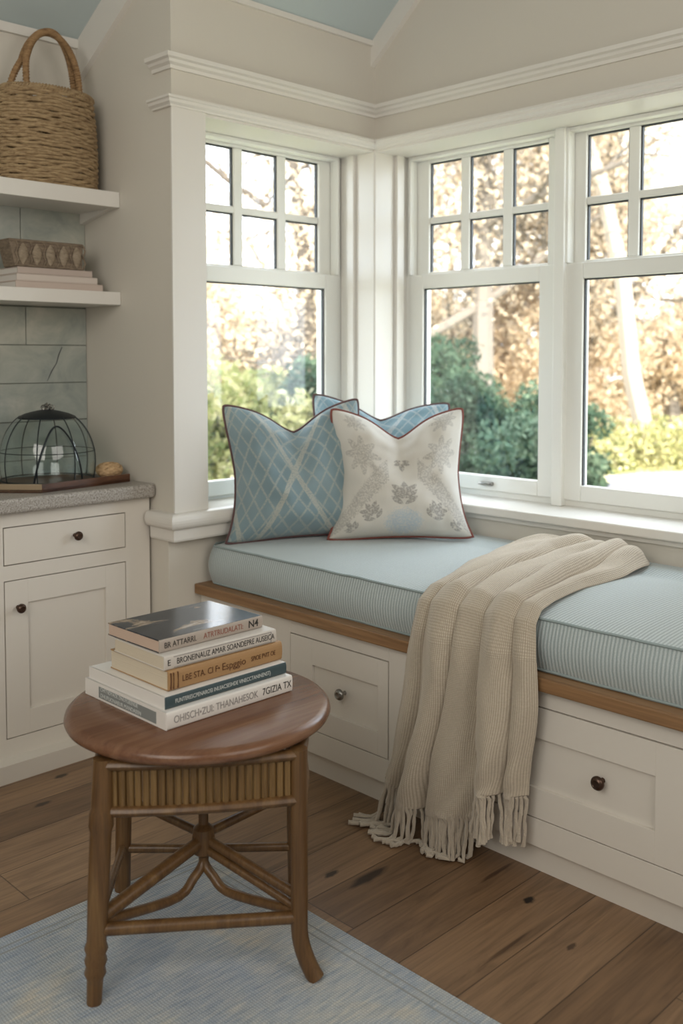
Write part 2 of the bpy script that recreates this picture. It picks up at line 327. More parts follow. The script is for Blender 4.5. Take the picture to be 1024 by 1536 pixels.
# ---------------------------------------------------------------- mesh helpers
def link(name, me, m=None, parent=None, smooth=False):
    o = bpy.data.objects.new(name, me); sc.collection.objects.link(o)
    if m: me.materials.append(m)
    if smooth:
        for p in me.polygons: p.use_smooth = True
    if parent: o.parent = parent
    return o
def from_bm(name, bm, m, parent=None, smooth=False, bevel=0, seg=2, angle=40):
    bmesh.ops.recalc_face_normals(bm, faces=bm.faces)
    me = bpy.data.meshes.new(name); bm.to_mesh(me); bm.free()
    o = link(name, me, m, parent, smooth)
    if bevel:
        b = o.modifiers.new('bevel', 'BEVEL'); b.width = bevel; b.segments = seg; b.limit_method = 'ANGLE'; b.angle_limit = R(30)
    if smooth:
        try: me.set_sharp_from_angle(angle=R(angle))
        except Exception: pass
    return o
def bx(bm, x0, x1, y0, y1, z0, z1, mtx=None):
    vs = [bm.verts.new((x, y, z)) for x in (x0, x1) for y in (y0, y1) for z in (z0, z1)]
    if mtx is not None:
        for v in vs: v.co = mtx @ v.co
    for f in ((0, 1, 3, 2), (4, 6, 7, 5), (0, 4, 5, 1), (2, 3, 7, 6), (0, 2, 6, 4), (1, 5, 7, 3)): bm.faces.new([vs[i] for i in f])
    return vs
def boxes(name, lst, m, parent=None, bevel=0.0, **kw):
    bm = bmesh.new()
    for b in lst: bx(bm, *b)
    return from_bm(name, bm, m, parent, bevel=bevel, **kw)
def tube_bm(bm, pts, rad, seg=10, closed=False, squash=None, cap=True):
    pts = [Vector(p) for p in pts]; n = len(pts)
    rads = rad if isinstance(rad, (list, tuple)) else [rad] * n
    rings = []; prev = None
    for i, p in enumerate(pts):
        if closed: t = (pts[(i + 1) % n] - pts[i - 1])
        else: t = pts[min(i + 1, n - 1)] - pts[max(i - 1, 0)]
        t.normalize()
        if prev is None:
            a = Vector((0, 0, 1)) if abs(t.z) < 0.9 else Vector((1, 0, 0)); nrm = t.cross(a).normalized()
        else:
            nrm = (prev - t * prev.dot(t)).normalized()
        prev = nrm; bn = t.cross(nrm)
        rings.append([bm.verts.new(p + (nrm * math.cos(2 * math.pi * k / seg) + bn * math.sin(2 * math.pi * k / seg) * (squash or 1)) * rads[i]) for k in range(seg)])
    m_ = n if closed else n - 1
    for i in range(m_):
        a, b = rings[i], rings[(i + 1) % n]
        for k in range(seg): bm.faces.new((a[k], a[(k + 1) % seg], b[(k + 1) % seg], b[k]))
    if cap and not closed: bm.faces.new(rings[0][::-1]); bm.faces.new(rings[-1])
def tube(name, pts, rad, m, parent=None, seg=10, closed=False, squash=None):
    bm = bmesh.new(); tube_bm(bm, pts, rad, seg, closed, squash); return from_bm(name, bm, m, parent, smooth=True)
def lathe_bm(bm, prof, seg=32, c=(0, 0, 0), mtx=None):
    rings = []
    for r, z in prof:
        rings.append([bm.verts.new((c[0] + r * math.cos(2 * math.pi * k / seg), c[1] + r * math.sin(2 * math.pi * k / seg), c[2] + z)) for k in range(seg)])
    for a, b in zip(rings, rings[1:]):
        for k in range(seg): bm.faces.new((a[k], a[(k + 1) % seg], b[(k + 1) % seg], b[k]))
    bm.faces.new(rings[0][::-1]); bm.faces.new(rings[-1])
    if mtx is not None:
        for r in rings:
            for v in r: v.co = mtx @ v.co
def lathe(name, prof, m, parent=None, seg=32, c=(0, 0, 0), mtx=None):
    bm = bmesh.new(); lathe_bm(bm, prof, seg, c, mtx); return from_bm(name, bm, m, parent, smooth=True)
def prism(name, poly, axis, a0, a1, m, parent=None, bevel=0):
    """poly of 2-D points extruded along axis (0=x: pts are y,z; 1=y: pts are x,z; 2=z: pts are x,y)"""
    bm = bmesh.new()
    def P(p, a): return {0: (a, p[0], p[1]), 1: (p[0], a, p[1]), 2: (p[0], p[1], a)}[axis]
    A = [bm.verts.new(P(p, a0)) for p in poly]; B = [bm.verts.new(P(p, a1)) for p in poly]
    bm.faces.new(A); bm.faces.new(B[::-1])
    for i in range(len(poly)): j = (i + 1) % len(poly); bm.faces.new((A[i], A[j], B[j], B[i]))
    return from_bm(name, bm, m, parent, bevel=bevel)
def molding(name, path, prof, m, parent=None):
    """sweep a (offset, z) profile along an XY path, mitred, room on the right-hand side"""
    bm = bmesh.new(); rings = []
    P = [Vector(p) for p in path]
    for i, p in enumerate(P):
        def nr(a, b): d = (b - a).normalized(); return Vector((d.y, -d.x))
        if i == 0: n = nr(P[0], P[1])
        elif i == len(P) - 1: n = nr(P[-2], P[-1])
        else:
            n1, n2 = nr(P[i - 1], p), nr(p, P[i + 1]); n = (n1 + n2); n = n / n.dot(n1)
        rings.append([bm.verts.new((p.x + n.x * o, p.y + n.y * o, z)) for o, z in prof])
    k = len(prof)
    for a, b in zip(rings, rings[1:]):
        for j in range(k): bm.faces.new((a[j], a[(j + 1) % k], b[(j + 1) % k], b[j]))
    bm.faces.new(rings[0]); bm.faces.new(rings[-1][::-1])
    return from_bm(name, bm, m, parent)
def root(name, label, cat, loc=(0, 0, 0), group=None):
    o = bpy.data.objects.new(name, None); sc.collection.objects.link(o); o.empty_display_size = 0.05
    o.location = loc; o['label'] = label; o['category'] = cat
    if group: o['group'] = group
    return o
def tag(o, label, cat, group=None, kind=None):
    o['label'] = label; o['category'] = cat
    if group: o['group'] = group
    if kind: o['kind'] = kind
    return o
def S(o, label=None):
    o['kind'] = 'structure'
    if label: o['label'] = label
    return o
def reparent(rt):
    """children were built in world space: keep them there"""
    bpy.context.view_layer.update()
    inv = Matrix.Translation(rt.location).inverted()
    for c in rt.children: c.matrix_parent_inverse = inv

# ---------------------------------------------------------------- room shell
XB, YA, XO, YN = 2.66, 2.51, 1.762, 3.03
ZS = 1.957
S(boxes('floor', [(-1.3, 3.1, -1.1, 3.3, -0.1, 0)], M_FLOOR), 'wide oak plank floor with dark knots')
S(boxes('wall_left', [
    (XO, 1.886, YA, 3.15, 0.66, 3.3), (XO, 1.886, 2.545, 3.15, 0, 0.66),
    (1.886, XB, 2.545, 2.82, 0, 0.66), (1.886, XB, YA, 2.82, 0.66, 0.712),
    (1.886, XB, YA, 2.82, ZS, 3.3), (XB, 2.98, YA, 2.82, 0, 3.6)], M_WALL), 'warm grey wall around the left window')
S(boxes('wall_right', [
    (XB, 2.98, -1.1, YA, 0, 0.69), (XB, 2.98, -1.1, YA, ZS, 4.9), (XB, 2.98, -1.1, 1.10, 0.69, ZS)], M_WALL), 'warm grey wall around the right windows')
S(boxes('wall_niche', [(-1.3, XO, YN, 3.2, 0, 3.4)], M_WALL), 'plain upper wall behind the shelves')
S(boxes('wall_back', [(-1.45, -1.3, -1.1, 3.2, 0, 4.9)], M_WALL)); S(boxes('wall_side', [(-1.3, 2.98, -1.25, -1.1, 0, 4.9)], M_WALL))
# sloping ceilings
def zc(y): return 2.34 + 0.86 * (YA - y)
def zn(y): return 2.26 + 0.60 * (YN - y)
S(prism('ceiling', [(YA + .04, zc(YA + .04)), (-0.4, zc(-0.4)), (-1.2, zc(-0.4)), (-1.2, zc(-0.4) + .2), (-0.3, zc(-0.4) + .2), (YA + .04, zc(YA + .04) + .2)], 0, XO + .03, 3.0, M_CEIL), 'pale blue sloping ceiling')
S(prism('ceiling', [(YN + .1, zn(YN + .1)), (-0.4, zn(-0.4)), (-1.2, zn(-0.4)), (-1.2, zn(-0.4) + .2), (-0.3, zn(-0.4) + .2), (YN + .1, zn(YN + .1) + .2)], 0, -1.4, XO, M_CEIL), 'grey blue ceiling over the shelves')
S(prism('wall_divider', [(YA, 2.3), (YA, zn(YA) + .1), (-1.2, zn(-.4) + .1), (-1.2, 5.1), (-.4, 5.1), (-.5, zn(-.5)), (1.7, 3.0)], 0, XO + .004, XO + .024, M_WALL))
S(boxes('roof', [(-1.5, 3.3, -1.3, 3.4, 5.1, 5.2)], M_WALL))
# rake trims and thin ceiling trims
S(prism('trim_1', [(YA, zc(YA)), (YA, zc(YA) - .085), (0.9, zc(0.9) - .085), (0.9, zc(0.9))], 0, XB - .022, XB, M_TRIM))
S(boxes('trim_2', [(XO + .02, XB, YA - .012, YA, 2.326, 2.345)], M_TRIM))
S(prism('trim_3', [(YN, zn(YN)), (YN, zn(YN) - .13), (YA - .02, zn(YA - .02) - .13), (YA - .02, zn(YA - .02))], 0, XO - .02, XO, M_TRIM))
S(boxes('trim_4', [(0.4, XO - .02, YN - .015, YN, 2.235, 2.265)], M_TRIM))
# crown mouldings, picture rail, chair cap
pA = [(XO, 2.60), (XO, YA), (XB, YA), (XB, -1.1)]
S(molding('trim_5', pA, [(0, 2.070), (.008, 2.070), (.010, 2.080), (.020, 2.086), (.024, 2.094), (.034, 2.098), (.036, 2.110), (0, 2.112)], M_TRIM), 'upper moulding')
S(molding('trim_6', pA, [(0, ZS), (.010, ZS), (.012, 1.962), (.022, 1.968), (.024, 1.976), (.030, 1.979), (.030, 1.986), (0, 1.988)], M_TRIM), 'lower moulding above the windows')
capprof = [(0, .665), (.016, .665)] + [(.020 + .015 * math.sin(a), .691 - .024 * math.cos(a)) for a in [R(x) for x in range(0, 181, 20)]] + [(0, .716)]
S(molding('trim_7', [(XO, 2.625), (XO, YA), (XB, YA)], capprof, M_TRIM), 'rounded sill cap')
S(molding('trim_8', [(XO, 2.625), (XO, YA), (XB, YA)], [(-.04, .627), (.012, .627), (.014, .633), (.014, .665), (-.04, .665)], M_TRIM), 'apron under the sill cap')
# painted casing board on the pier, corner post casings
S(boxes('trim_9', [(XO - .004, 1.886, YA - .006, YA, .716, ZS)], M_TRIM))
S(boxes('trim_10', [(XB - .006, XB, YA - .004, 2.60, .716, ZS), (XB - .02, XB, 2.60, 2.635, .716, ZS), (XB - .008, XB, 2.635, 2.68, .716, ZS)], M_TRIM, bevel=.003))
S(boxes('trim_11', [(XB - .004, 2.76, YA - .006, YA, .70, ZS), (2.76, 2.80, YA - .022, YA, .70, ZS), (2.80, 2.83, YA - .010, YA, .70, ZS)], M_TRIM, bevel=.003))
S(boxes('trim_12', [(1.886, XB, YA + .002, 2.69, ZS - .008, ZS), (XB, 2.85, 1.1, YA, ZS - .008, ZS)], M_TRIM), 'soffit boards over the windows')
S(boxes('trim_13', [(2.625, 2.85, 1.05, YA, .672, .702)], M_TRIM, bevel=.005), 'right window sill board')
S(boxes('trim_14', [(2.648, 2.66, 1.05, YA, .655, .672)], M_TRIM))
# tiled splashback
def tiles():
    bm = bmesh.new(); z = 0.74; k = 0
    rows = []
    while z < 1.66:
        rows.append(z); z += .1265
    for i, z in enumerate([.733, .859, .986, 1.112, 1.238, 1.365, 1.4]):
        off = {0: .0, 1: .30, 2: .06, 3: .33, 4: -.222, 5: .2, 6: -.233, 7: .1}[i]
        xs = []; x = 1.762 - (0.60 - off) if off < .0 else 1.762 - off - .3
        if i == 4: cuts = [0.34, .94, 1.54, 1.762]
        elif i == 6: cuts = [.327, .927, 1.527, 1.762]
        elif i == 5: cuts = [.2, .8, 1.40, 1.762]
        elif i == 7: cuts = [.327, .927, 1.527, 1.762]
        elif i % 2: cuts = [.15, .75, 1.35, 1.762] if i == 1 else [.02, .62, 1.22, 1.762]
        else: cuts = [-.1, .5, 1.1, 1.762]
        for a, b in zip(cuts, cuts[1:]): bx(bm, a + .0015, b - .0015, YN - .010, YN - .001, z + .0015, (1.399 if i == 5 else 1.70 if i == 6 else z + .125))
    o = from_bm('trim_15', bm, M_TILE, None, bevel=.001, seg=1); return S(o, 'grey green stone tiles behind the shelves')
tiles()
S(boxes('trim_16', [(-.1, XO, YN - .006, YN, .7, 1.70)], M_GROUT), 'grout bed')
# dark crack and mineral vein in one tile
tube('trim_17', [(1.668, YN - .0105, 1.232), (1.655, YN - .0105, 1.205), (1.648, YN - .0105, 1.18), (1.628, YN - .0105, 1.15), (1.612, YN - .0105, 1.118)], [.0012, .002, .0014, .0018, .0006], M_GASKET, seg=5)['kind'] = 'structure'

# ---------------------------------------------------------------- windows
def window(name, label, axis, base, off, sash0, sash1, gl_low, gl_up, nm, dirty=False, lever=None, zg_top=1.925):
    """axis 1: window in a wall of constant y (spans x); axis 0: constant x (spans y). base = inner face of lower sash."""
    t = bpy.data.objects.new(name, None); sc.collection.objects.link(t); t['kind'] = 'structure'; t['label'] = label
    def B(a0, a1, d0, d1, z0, z1): return (a0, a1, d0, d1, z0, z1) if axis == 1 else (d0, d1, a0, a1, z0, z1)
    lo, up = base, base + .032
    zr0, zr1 = 1.455, 1.508
    low = [B(sash0, gl_low[0], lo, lo + .03, .722, zr1), B(gl_low[1], sash1, lo, lo + .03, .722, zr1), B(gl_low[0], gl_low[1], lo, lo + .03, .722, .775), B(gl_low[0], gl_low[1], lo, lo + .03, zr0, zr1)]
    ls = boxes('lower_sash', low, M_SASH, t, bevel=.004)
    g = .005
    e = [B(gl_low[0], gl_low[0] + g, lo + .010, lo + .022, .775, zr0), B(gl_low[1] - g, gl_low[1], lo + .010, lo + .022, .775, zr0), B(gl_low[0], gl_low[1], lo + .010, lo + .022, zr0 - g, zr0)]
    boxes('gasket', e, M_GASKET, ls)
    boxes('pane', [B(gl_low[0], gl_low[1], lo + .014, lo + .018, .775, zr0)], M_GLASSD if dirty else M_GLASS, ls)
    zt = ZS - .008
    upl = [B(sash0, gl_up[0], up, up + .03, zr0, zt), B(gl_up[1], sash1, up, up + .03, zr0, zt), B(gl_up[0], gl_up[1], up, up + .03, zg_top, zt), B(gl_up[0], gl_up[1], up, up + .03, zr0, 1.518)]
    us = boxes('upper_sash', upl, M_SASH, t, bevel=.004)
    W = gl_up[1] - gl_up[0]; mw = .038; pw = (W - 2 * mw) / 3
    bars = [B(gl_up[0] + pw * (i + 1) + mw * i, gl_up[0] + (pw + mw) * (i + 1), up + .002, up + .028, 1.518, zg_top) for i in range(2)]
    bars += [B(gl_up[0], gl_up[1], up + .004, up + .026, 1.699, 1.723)]
    boxes('glazing_bars', bars, M_SASH, us, bevel=.004)
    e = []
    for i in range(3):
        a = gl_up[0] + (pw + mw) * i; b = a + pw
        for z0, z1 in ((1.518, 1.699), (1.723, zg_top)):
            e += [B(a, a + g, up + .011, up + .022, z0, z1), B(b - g, b, up + .011, up + .022, z0, z1), B(a, b, up + .011, up + .022, z1 - g, z1)]
    boxes('gasket', e, M_GASKET, us)
    boxes('pane', [B(gl_up[0], gl_up[1], up + .014, up + .018, 1.518, zg_top)], M_GLASS, us)
    # frame
    fr = [B(sash0 - .03, sash0, lo + .004, lo + .12, .70, ZS), B(sash1, sash1 + .03, lo + .004, lo + .12, .70, ZS), B(sash0, sash1, lo + .01, lo + .14, .69, .722), B(sash0, sash0 + .012, lo - .01, lo + .03, 1.508, ZS), B(sash1 - .012, sash1, lo - .01, lo + .03, 1.508, ZS), B(sash0, sash1, lo - .008, lo + .03, ZS - .022, ZS - .008)]
    boxes('window_frame', fr, M_SASH, t, bevel=.003)
    if lever:
        bm = bmesh.new()
        c = Vector((base - .002, lever, .748)) if axis == 0 else Vector((lever, base - .002, .748))
        bx(bm, c.x - .012, c.x + .004, c.y - .028, c.y + .028, c.z - .007, c.z + .007)
        lv = from_bm('lever', bm, M_NICKEL, ls, bevel=.005, seg=3)
        tube('lever_arm', [(c.x - .014, c.y - .022, c.z + .001), (c.x - .022, c.y, c.z + .003), (c.x - .016, c.y + .026, c.z)], [.004, .005, .004], M_NICKEL, lv)
    return t
window('window_1', 'double hung window left of the corner', 1, 2.68, 0, 1.935, 2.638, (2.018, 2.574), (2.000, 2.570), 3)
window('window_2', 'double hung window just right of the corner', 0, 2.83, 0, 1.832, 2.487, (1.905, 2.422), (1.895, 2.420), 3, dirty=True, lever=2.114)
window('window_3', 'rightmost double hung window', 0, 2.83, 0, 1.146, 1.801, (1.22, 1.737), (1.22, 1.749), 3)
S(boxes('trim_18', [(2.808, 2.97, 1.797, 1.836, .702, ZS), (2.80, 2.83, 1.10, 1.120, .702, ZS)], M_SASH, bevel=.003), 'mullion post between the right windows')
S(boxes('trim_19', [(2.83, 2.97, 2.50, YA, .70, ZS), (1.886, 1.92, 2.66, 2.80, .716, ZS)], M_SASH))

# ---------------------------------------------------------------- knob
def knob(parent, pos, d, m, r=.0135):
    prof = [(.006, 0), (.0062, .003), (.0045, .006), (.0045, .014), (.008, .017), (r, .021), (r * 1.02, .025), (r * .85, .0295), (r * .55, .0315), (r * .5, .0305), (.001, .030)]
    q = Vector((0, 0, 1)).rotation_difference(Vector(d)).to_matrix().to_4x4()
    return lathe('knob', prof, m, parent, 24, mtx=Matrix.Translation(pos) @ q)
def panel_front(name, parent, axis, face, a0, a1, z0, z1, fw, m, depth=.02, inset=.009, gap=.003, flat=False):
    """shaker front; face = outer coordinate, room towards negative axis"""
    def B(x0, x1, d0, d1, c0, c1): return (x0, x1, d0, d1, c0, c1) if axis == 1 else (d0, d1, x0, x1, c0, c1)
    a0 += gap; a1 -= gap; z0 += gap; z1 -= gap
    if flat: lst = [B(a0, a1, face, face + depth, z0, z1)]
    else:
        lst = [B(a0, a0 + fw[0], face, face + depth, z0, z1), B(a1 - fw[1], a1, face, face + depth, z0, z1),
               B(a0 + fw[0], a1 - fw[1], face, face + depth, z0, z0 + fw[2]), B(a0 + fw[0], a1 - fw[1], face, face + depth, z1 - fw[3], z1),
               B(a0 + fw[0], a1 - fw[1], face + inset, face + depth, z0 + fw[2], z1 - fw[3])]
    return boxes(name, lst, m, parent, bevel=.0005)

# ---------------------------------------------------------------- base cabinet in the niche
YC = 2.635
cab = root('base_cabinet', 'cream painted base cabinet with a drawer above a panelled door under the stone worktop', 'cabinet', (1.25, 2.8, 0))
bm = bmesh.new()
for b in [(.72, .845, YC, YC + .022, .052, .757), (1.20, 1.263, YC, YC + .022, .052, .757), (1.664, 1.752, YC, YC + .022, .052, .757),
          (.845, 1.20, YC, YC + .022, .716, .757), (1.263, 1.664, YC, YC + .022, .716, .757), (1.263, 1.664, YC, YC + .022, .562, .605), (.845, 1.2, YC, YC + .022, .562, .605),
          (1.263, 1.664, YC, YC + .022, .052, .104), (.845, 1.2, YC, YC + .022, .052, .104), (.72, 1.752, YC + .022, YN - .02, .052, .757)]: bx(bm, *b)
from_bm('body', bm, M_CAB, cab)
boxes('gap', [(1.263, 1.664, YC + .018, YC + .0225, .104, .716), (.845, 1.2, YC + .018, YC + .0225, .104, .716)], M_GAP, cab)
boxes('toe_kick', [(.72, 1.752, YC - .055, YC + .02, 0, .052)], M_CAB, cab)
d = panel_front('drawer', cab, 1, YC - .001, 1.263, 1.664, .605, .716, None, M_CAB, flat=True); knob(d, (1.488, YC, .667), (0, -1, 0), M_BRONZE)
d = panel_front('door', cab, 1, YC - .001, 1.263, 1.664, .104, .562, (.07, .07, .07, .068), M_CAB); knob(d, (1.304, YC, .482), (0, -1, 0), M_BRONZE)
d = panel_front('drawer', cab, 1, YC - .001, .845, 1.2, .605, .716, None, M_CAB, flat=True)
d = panel_front('door', cab, 1, YC - .001, .845, 1.2, .104, .562, (.07, .07, .07, .068), M_CAB)
reparent(cab)
wt = prism('worktop', [(.70, 2.60), (1.745, 2.60), (XO - .001, 2.612), (XO - .001, YN - .011), (.70, YN - .011)], 2, .757, .800, M_STONE, bevel=.012)
wt.modifiers[0].segments = 4
tag(wt, 'speckled grey stone worktop with a rounded edge on the cream base cabinet', 'worktop')
# ---------------------------------------------------------------- floating shelves
sh1 = root('floating_shelf', 'upper thick white floating shelf that carries the seagrass basket', 'shelf', (1.3, 2.92, 1.683), 'white shelves in the niche')
boxes('shelf_board', [(.6, XO - .001, 2.80, YN - .001, 1.683, 1.733)], M_TRIM, sh1, bevel=.002)
prism('bracket', [(2.84, 1.683), (YN - .012, 1.683), (YN - .012, 1.648)], 0, XO - .022, XO - .001, M_TRIM, sh1)
reparent(sh1)
sh2 = tag(boxes('floating_shelf', [(.6, XO - .001, 2.80, YN - .012, 1.368, 1.410)], M_TRIM, bevel=.002), 'lower white floating shelf that carries the pale books and carved box', 'shelf', 'white shelves in the niche')

# ---------------------------------------------------------------- seagrass basket
bk = root('basket', 'tall woven seagrass basket with a wrapped arched handle on the upper shelf', 'basket', (1.57, 2.925, 1.7335))
def basket():
    bm = bmesh.new(); cx, cy = 1.570, 2.915; z0, z1 = 1.736, 2.025; nr = 30
    for i in range(nr):
        z = z0 + (z1 - z0) * i / (nr - 1); k = i / (nr - 1)
        rx = .162 - .014 * k + .008 * math.sin(k * 3.1); ry = .098
        pts = []
        for a in range(56):
            th = 2 * math.pi * a / 56
            w_ = .0026 * (1 if (a // 2 + i) % 2 else -1)
            jz = .0035 * noise.noise(Vector((math.cos(th) * 3, math.sin(th) * 3, i * 1.7))) * 2
            pts.append((cx + (rx + w_) * math.cos(th), cy + (ry + w_) * math.sin(th), z + jz))
        tube_bm(bm, pts, .0062 if i < nr - 1 else .009, 7, closed=True)
    o = from_bm('body', bm, M_STRAW, bk, smooth=True)
    bm = bmesh.new()
    for a in range(28):
        th = 2 * math.pi * a / 28; r0, r1 = .155, .143
        tube_bm(bm, [(cx + .150 * math.cos(th), cy + .086 * math.sin(th), z0), (cx + .140 * math.cos(th), cy + .086 * math.sin(th), z1)], .004, 6)
    lathe_bm(bm, [(.001, 0), (.14, 0), (.14, .004), (.001, .004)], 32, (0, 0, 0), Matrix.Translation((cx, cy, z0)) @ Matrix.Diagonal((1, .62, 1, 1)))
    from_bm('stakes', bm, M_STRAW, bk, smooth=True)
    bm = bmesh.new()
    for a in range(90):   # plaited rim
        th = 2 * math.pi * a / 90; t2 = th + .11; s = 1 if a % 2 else -1
        tube_bm(bm, [(cx + .151 * math.cos(th), cy + .101 * math.sin(th), z1 - .008), (cx + .155 * math.cos((th + t2) / 2), cy + .104 * math.sin((th + t2) / 2), z1 + .006), (cx + .147 * math.cos(t2), cy + .098 * math.sin(t2), z1 + .012)], .0035, 5)
    from_bm('rim', bm, M_STRAW, bk, smooth=True)
    # two stranded handle
    for off, foot in ((-.018, 0), (.03, 1)):
        pts = []
        for i in range(41):
            t = i / 40; a = math.pi * t
            x = cx + .010 - .098 * math.cos(a) * (1 - .12 * math.sin(a)); z = z1 - .02 + .222 * math.sin(a) ** .62
            y = cy + off * abs(math.cos(a)) ** 1.5 + (-.012 if foot else .0)
            if t < .12: x -= .02 * (1 - t / .12) * (1.6 if foot else -.6)
            pts.append((x, y, z))
        bm = bmesh.new(); tube_bm(bm, pts, .0095, 8)
        # wrapping
        n = 90; wr = []
        for i in range(n * 8):
            t = i / (n * 8 - 1) * 40; k = min(int(t), 39); f = t - k
            p = Vector(pts[k]).lerp(Vector(pts[k + 1]), f); tg = (Vector(pts[k + 1]) - Vector(pts[k])).normalized()
            n1 = Vector((0, 1, 0)); n1 = (n1 - tg * n1.dot(tg)).normalized(); n2 = tg.cross(n1); an = i / 8 * 2 * math.pi
            wr.append(p + (n1 * math.cos(an) + n2 * math.sin(an)) * .0102)
        tube_bm(bm, wr, .0019, 4)
        from_bm('handle', bm, M_STRAWH, bk, smooth=True)
basket(); reparent(bk)

# ---------------------------------------------------------------- shelf books + carved box
def simple_book(name, x0, x1, y0, y1, z0, z1, cover, pages, label, group, cat='book', rot=0):
    """spine towards -y"""
    c = Vector(((x0 + x1) / 2, (y0 + y1) / 2, z0)); r = root(name, label, cat, c, group)
    hx, hy, h = (x1 - x0) / 2, (y1 - y0) / 2, z1 - z0; ct = .0022
    boxes('pages', [(-hx + .003, hx - .003, -hy + .004, hy - .003, ct, h - ct)], pages, r)
    boxes('cover', [(-hx, hx, -hy, hy, 0, ct), (-hx, hx, -hy, hy, h - ct, h), (-hx, hx, -hy, -hy + .0035, ct, h - ct)], cover, r, bevel=.0008)
    r.rotation_euler = (0, 0, rot); return r
M_PG1 = mat('cream_pages', (0.62, 0.54, 0.42), 0.9); M_PG2 = mat('pink_pages', (0.56, 0.42, 0.33), 0.9); M_PG3 = mat('white_pages', (0.72, 0.68, 0.63), 0.9)
for pm in (M_PG1, M_PG2, M_PG3):
    wv = N(pm, 'ShaderNodeTexNoise', Scale=1.0, Detail=3.0); L(pm, coords(pm, 'Object', (2, 2, 900)), 0, wv, 'Vector'); bump(pm, wv, 'Fac', 0.5, 0.002)
M_BLUSH = mat('blush_cover', (0.56, 0.46, 0.40), 0.6); M_PALE = mat('pale_cover', (0.63, 0.55, 0.49), 0.6); M_BLUSH2 = mat('rose_cover', (0.50, 0.41, 0.36), 0.6)
simple_book('book', 1.420, 1.722, 2.845, 3.01, 1.4105, 1.4335, M_BLUSH, M_PG3, 'blush covered book, lowest of the flat pile on the lower shelf', 'pale books on the lower shelf')
simple_book('book', 1.426, 1.705, 2.850, 3.01, 1.434, 1.4555, M_PALE, M_PG3, 'pale book between two others in the flat pile on the lower shelf', 'pale books on the lower shelf')
simple_book('book', 1.430, 1.688, 2.852, 3.01, 1.456, 1.4765, M_BLUSH2, M_PG3, 'thin rosy book directly beneath the carved box', 'pale books on the lower shelf')
cb = root('carved_box', 'dark flared carved box with a row of leaf shapes lying on the shelf books', 'box', (1.54, 2.90, 1.477))
prism('box_body', [(1.430, 1.4775), (1.660, 1.4775), (1.664, 1.563), (1.408, 1.563)], 1, 2.865, 2.945, M_CARVE, cb, bevel=.004)
bm = bmesh.new()
for k in range(5):
    cx = 1.455 + k * .046
    lathe_bm(bm, [(.002, -.034), (.011, -.022), (.0165, -.004), (.015, .012), (.008, .025), (.001, .032)], 14, (0, 0, 0), Matrix.Translation((cx, 2.864, 1.519)) @ Matrix.Diagonal((1, .5, 1, 1)))
from_bm('leaf_carving', bm, M_CARVE2, cb, smooth=True)
bm = bmesh.new(); 
for z in (1.4815, 1.557): tube_bm(bm, [(1.425 if z < 1.5 else 1.408, 2.863, z), (1.662, 2.863, z)], .0035, 6)
for k in range(6):
    cx = 1.432 + k * .046
    tube_bm(bm, [(cx, 2.863, 1.482), (cx + .006, 2.861, 1.50), (cx - .002, 2.861, 1.52), (cx + .006, 2.861, 1.54), (cx, 2.863, 1.556)], .0028, 6)
from_bm('scroll_carving', bm, M_CARVE, cb, smooth=True); reparent(cb)

# ---------------------------------------------------------------- tray, cloche, twine ball on the worktop
tr = root('tray', 'dark walnut serving tray with a brass front end under the glass cloche', 'tray', (1.55, 2.76, .80))
tp = [(1.20, 2.86), (1.394, 2.652), (1.725, 2.700), (1.70, 2.93), (1.36, 2.99), (1.22, 2.95)]
prism('tray_base', tp, 2, .8005, .812, M_WALNUT, tr, bevel=.002)
def edge(a, b, m, nm, h=.826):
    a = Vector((*a, 0)); b = Vector((*b, 0)); d = (b - a).normalized(); n = Vector((-d.y, d.x, 0)) * .011
    prism(nm, [tuple(a.xy), tuple(b.xy), tuple((b + n).xy), tuple((a + n).xy)], 2, .8010, h, m, tr, bevel=.002)
M_BRASS = mat('dull_brass', (0.35, 0.27, 0.18), 0.4, Metallic=0.6)
edge(tp[1], tp[2], M_WALNUT, 'rail'); edge(tp[0], tp[1], M_BRASS, 'brass_rail')
reparent(tr)
cl = root('cloche', 'pale green glass dome cloche with black wire ribs standing on the walnut tray', 'cloche', (1.512, 2.838, .8125))
CC = Vector((1.512, 2.838, .8125)); RC = .146; HC = .215
def domepr(t): # t 0..1 from base to top
    if t < .28: return (RC * (.955 + .045 * math.sin(t / .28 * math.pi / 2)), HC * t)
    a = (t - .28) / .72 * 1.02
    return (RC * math.cos(a) ** .92, HC * (.28 + .66 * math.sin(a) / math.sin(1.02)))
prof = [domepr(i / 26) for i in range(27)]
bm = bmesh.new(); rings = []
for r_, z_ in prof: rings.append([bm.verts.new((CC.x + r_ * math.cos(a * math.pi / 24), CC.y + r_ * math.sin(a * math.pi / 24), CC.z + z_)) for a in range(48)])
for a, b in zip(rings, rings[1:]):
    for k in range(48): bm.faces.new((a[k], a[(k + 1) % 48], b[(k + 1) % 48], b[k]))
from_bm('glass_dome', bm, M_CLOCHE, cl, smooth=True)
view = math.atan2(-CC.y, -CC.x)
for k in range(8):
    th = view + R(-12) + k * math.pi / 4
    tube('rib', [(CC.x + (r_ + .002) * math.cos(th), CC.y + (r_ + .002) * math.sin(th), CC.z + z_) for r_, z_ in prof], .0017, M_WIRE, cl, 6)
for t in (.02, .42):
    r_, z_ = domepr(t); tube('ring', [(CC.x + (r_ + .002) * math.cos(a * math.pi / 30), CC.y + (r_ + .002) * math.sin(a * math.pi / 30), CC.z + z_) for a in range(60)], .0022 if t < .1 else .0013, M_WIRE, cl, 6, closed=True)
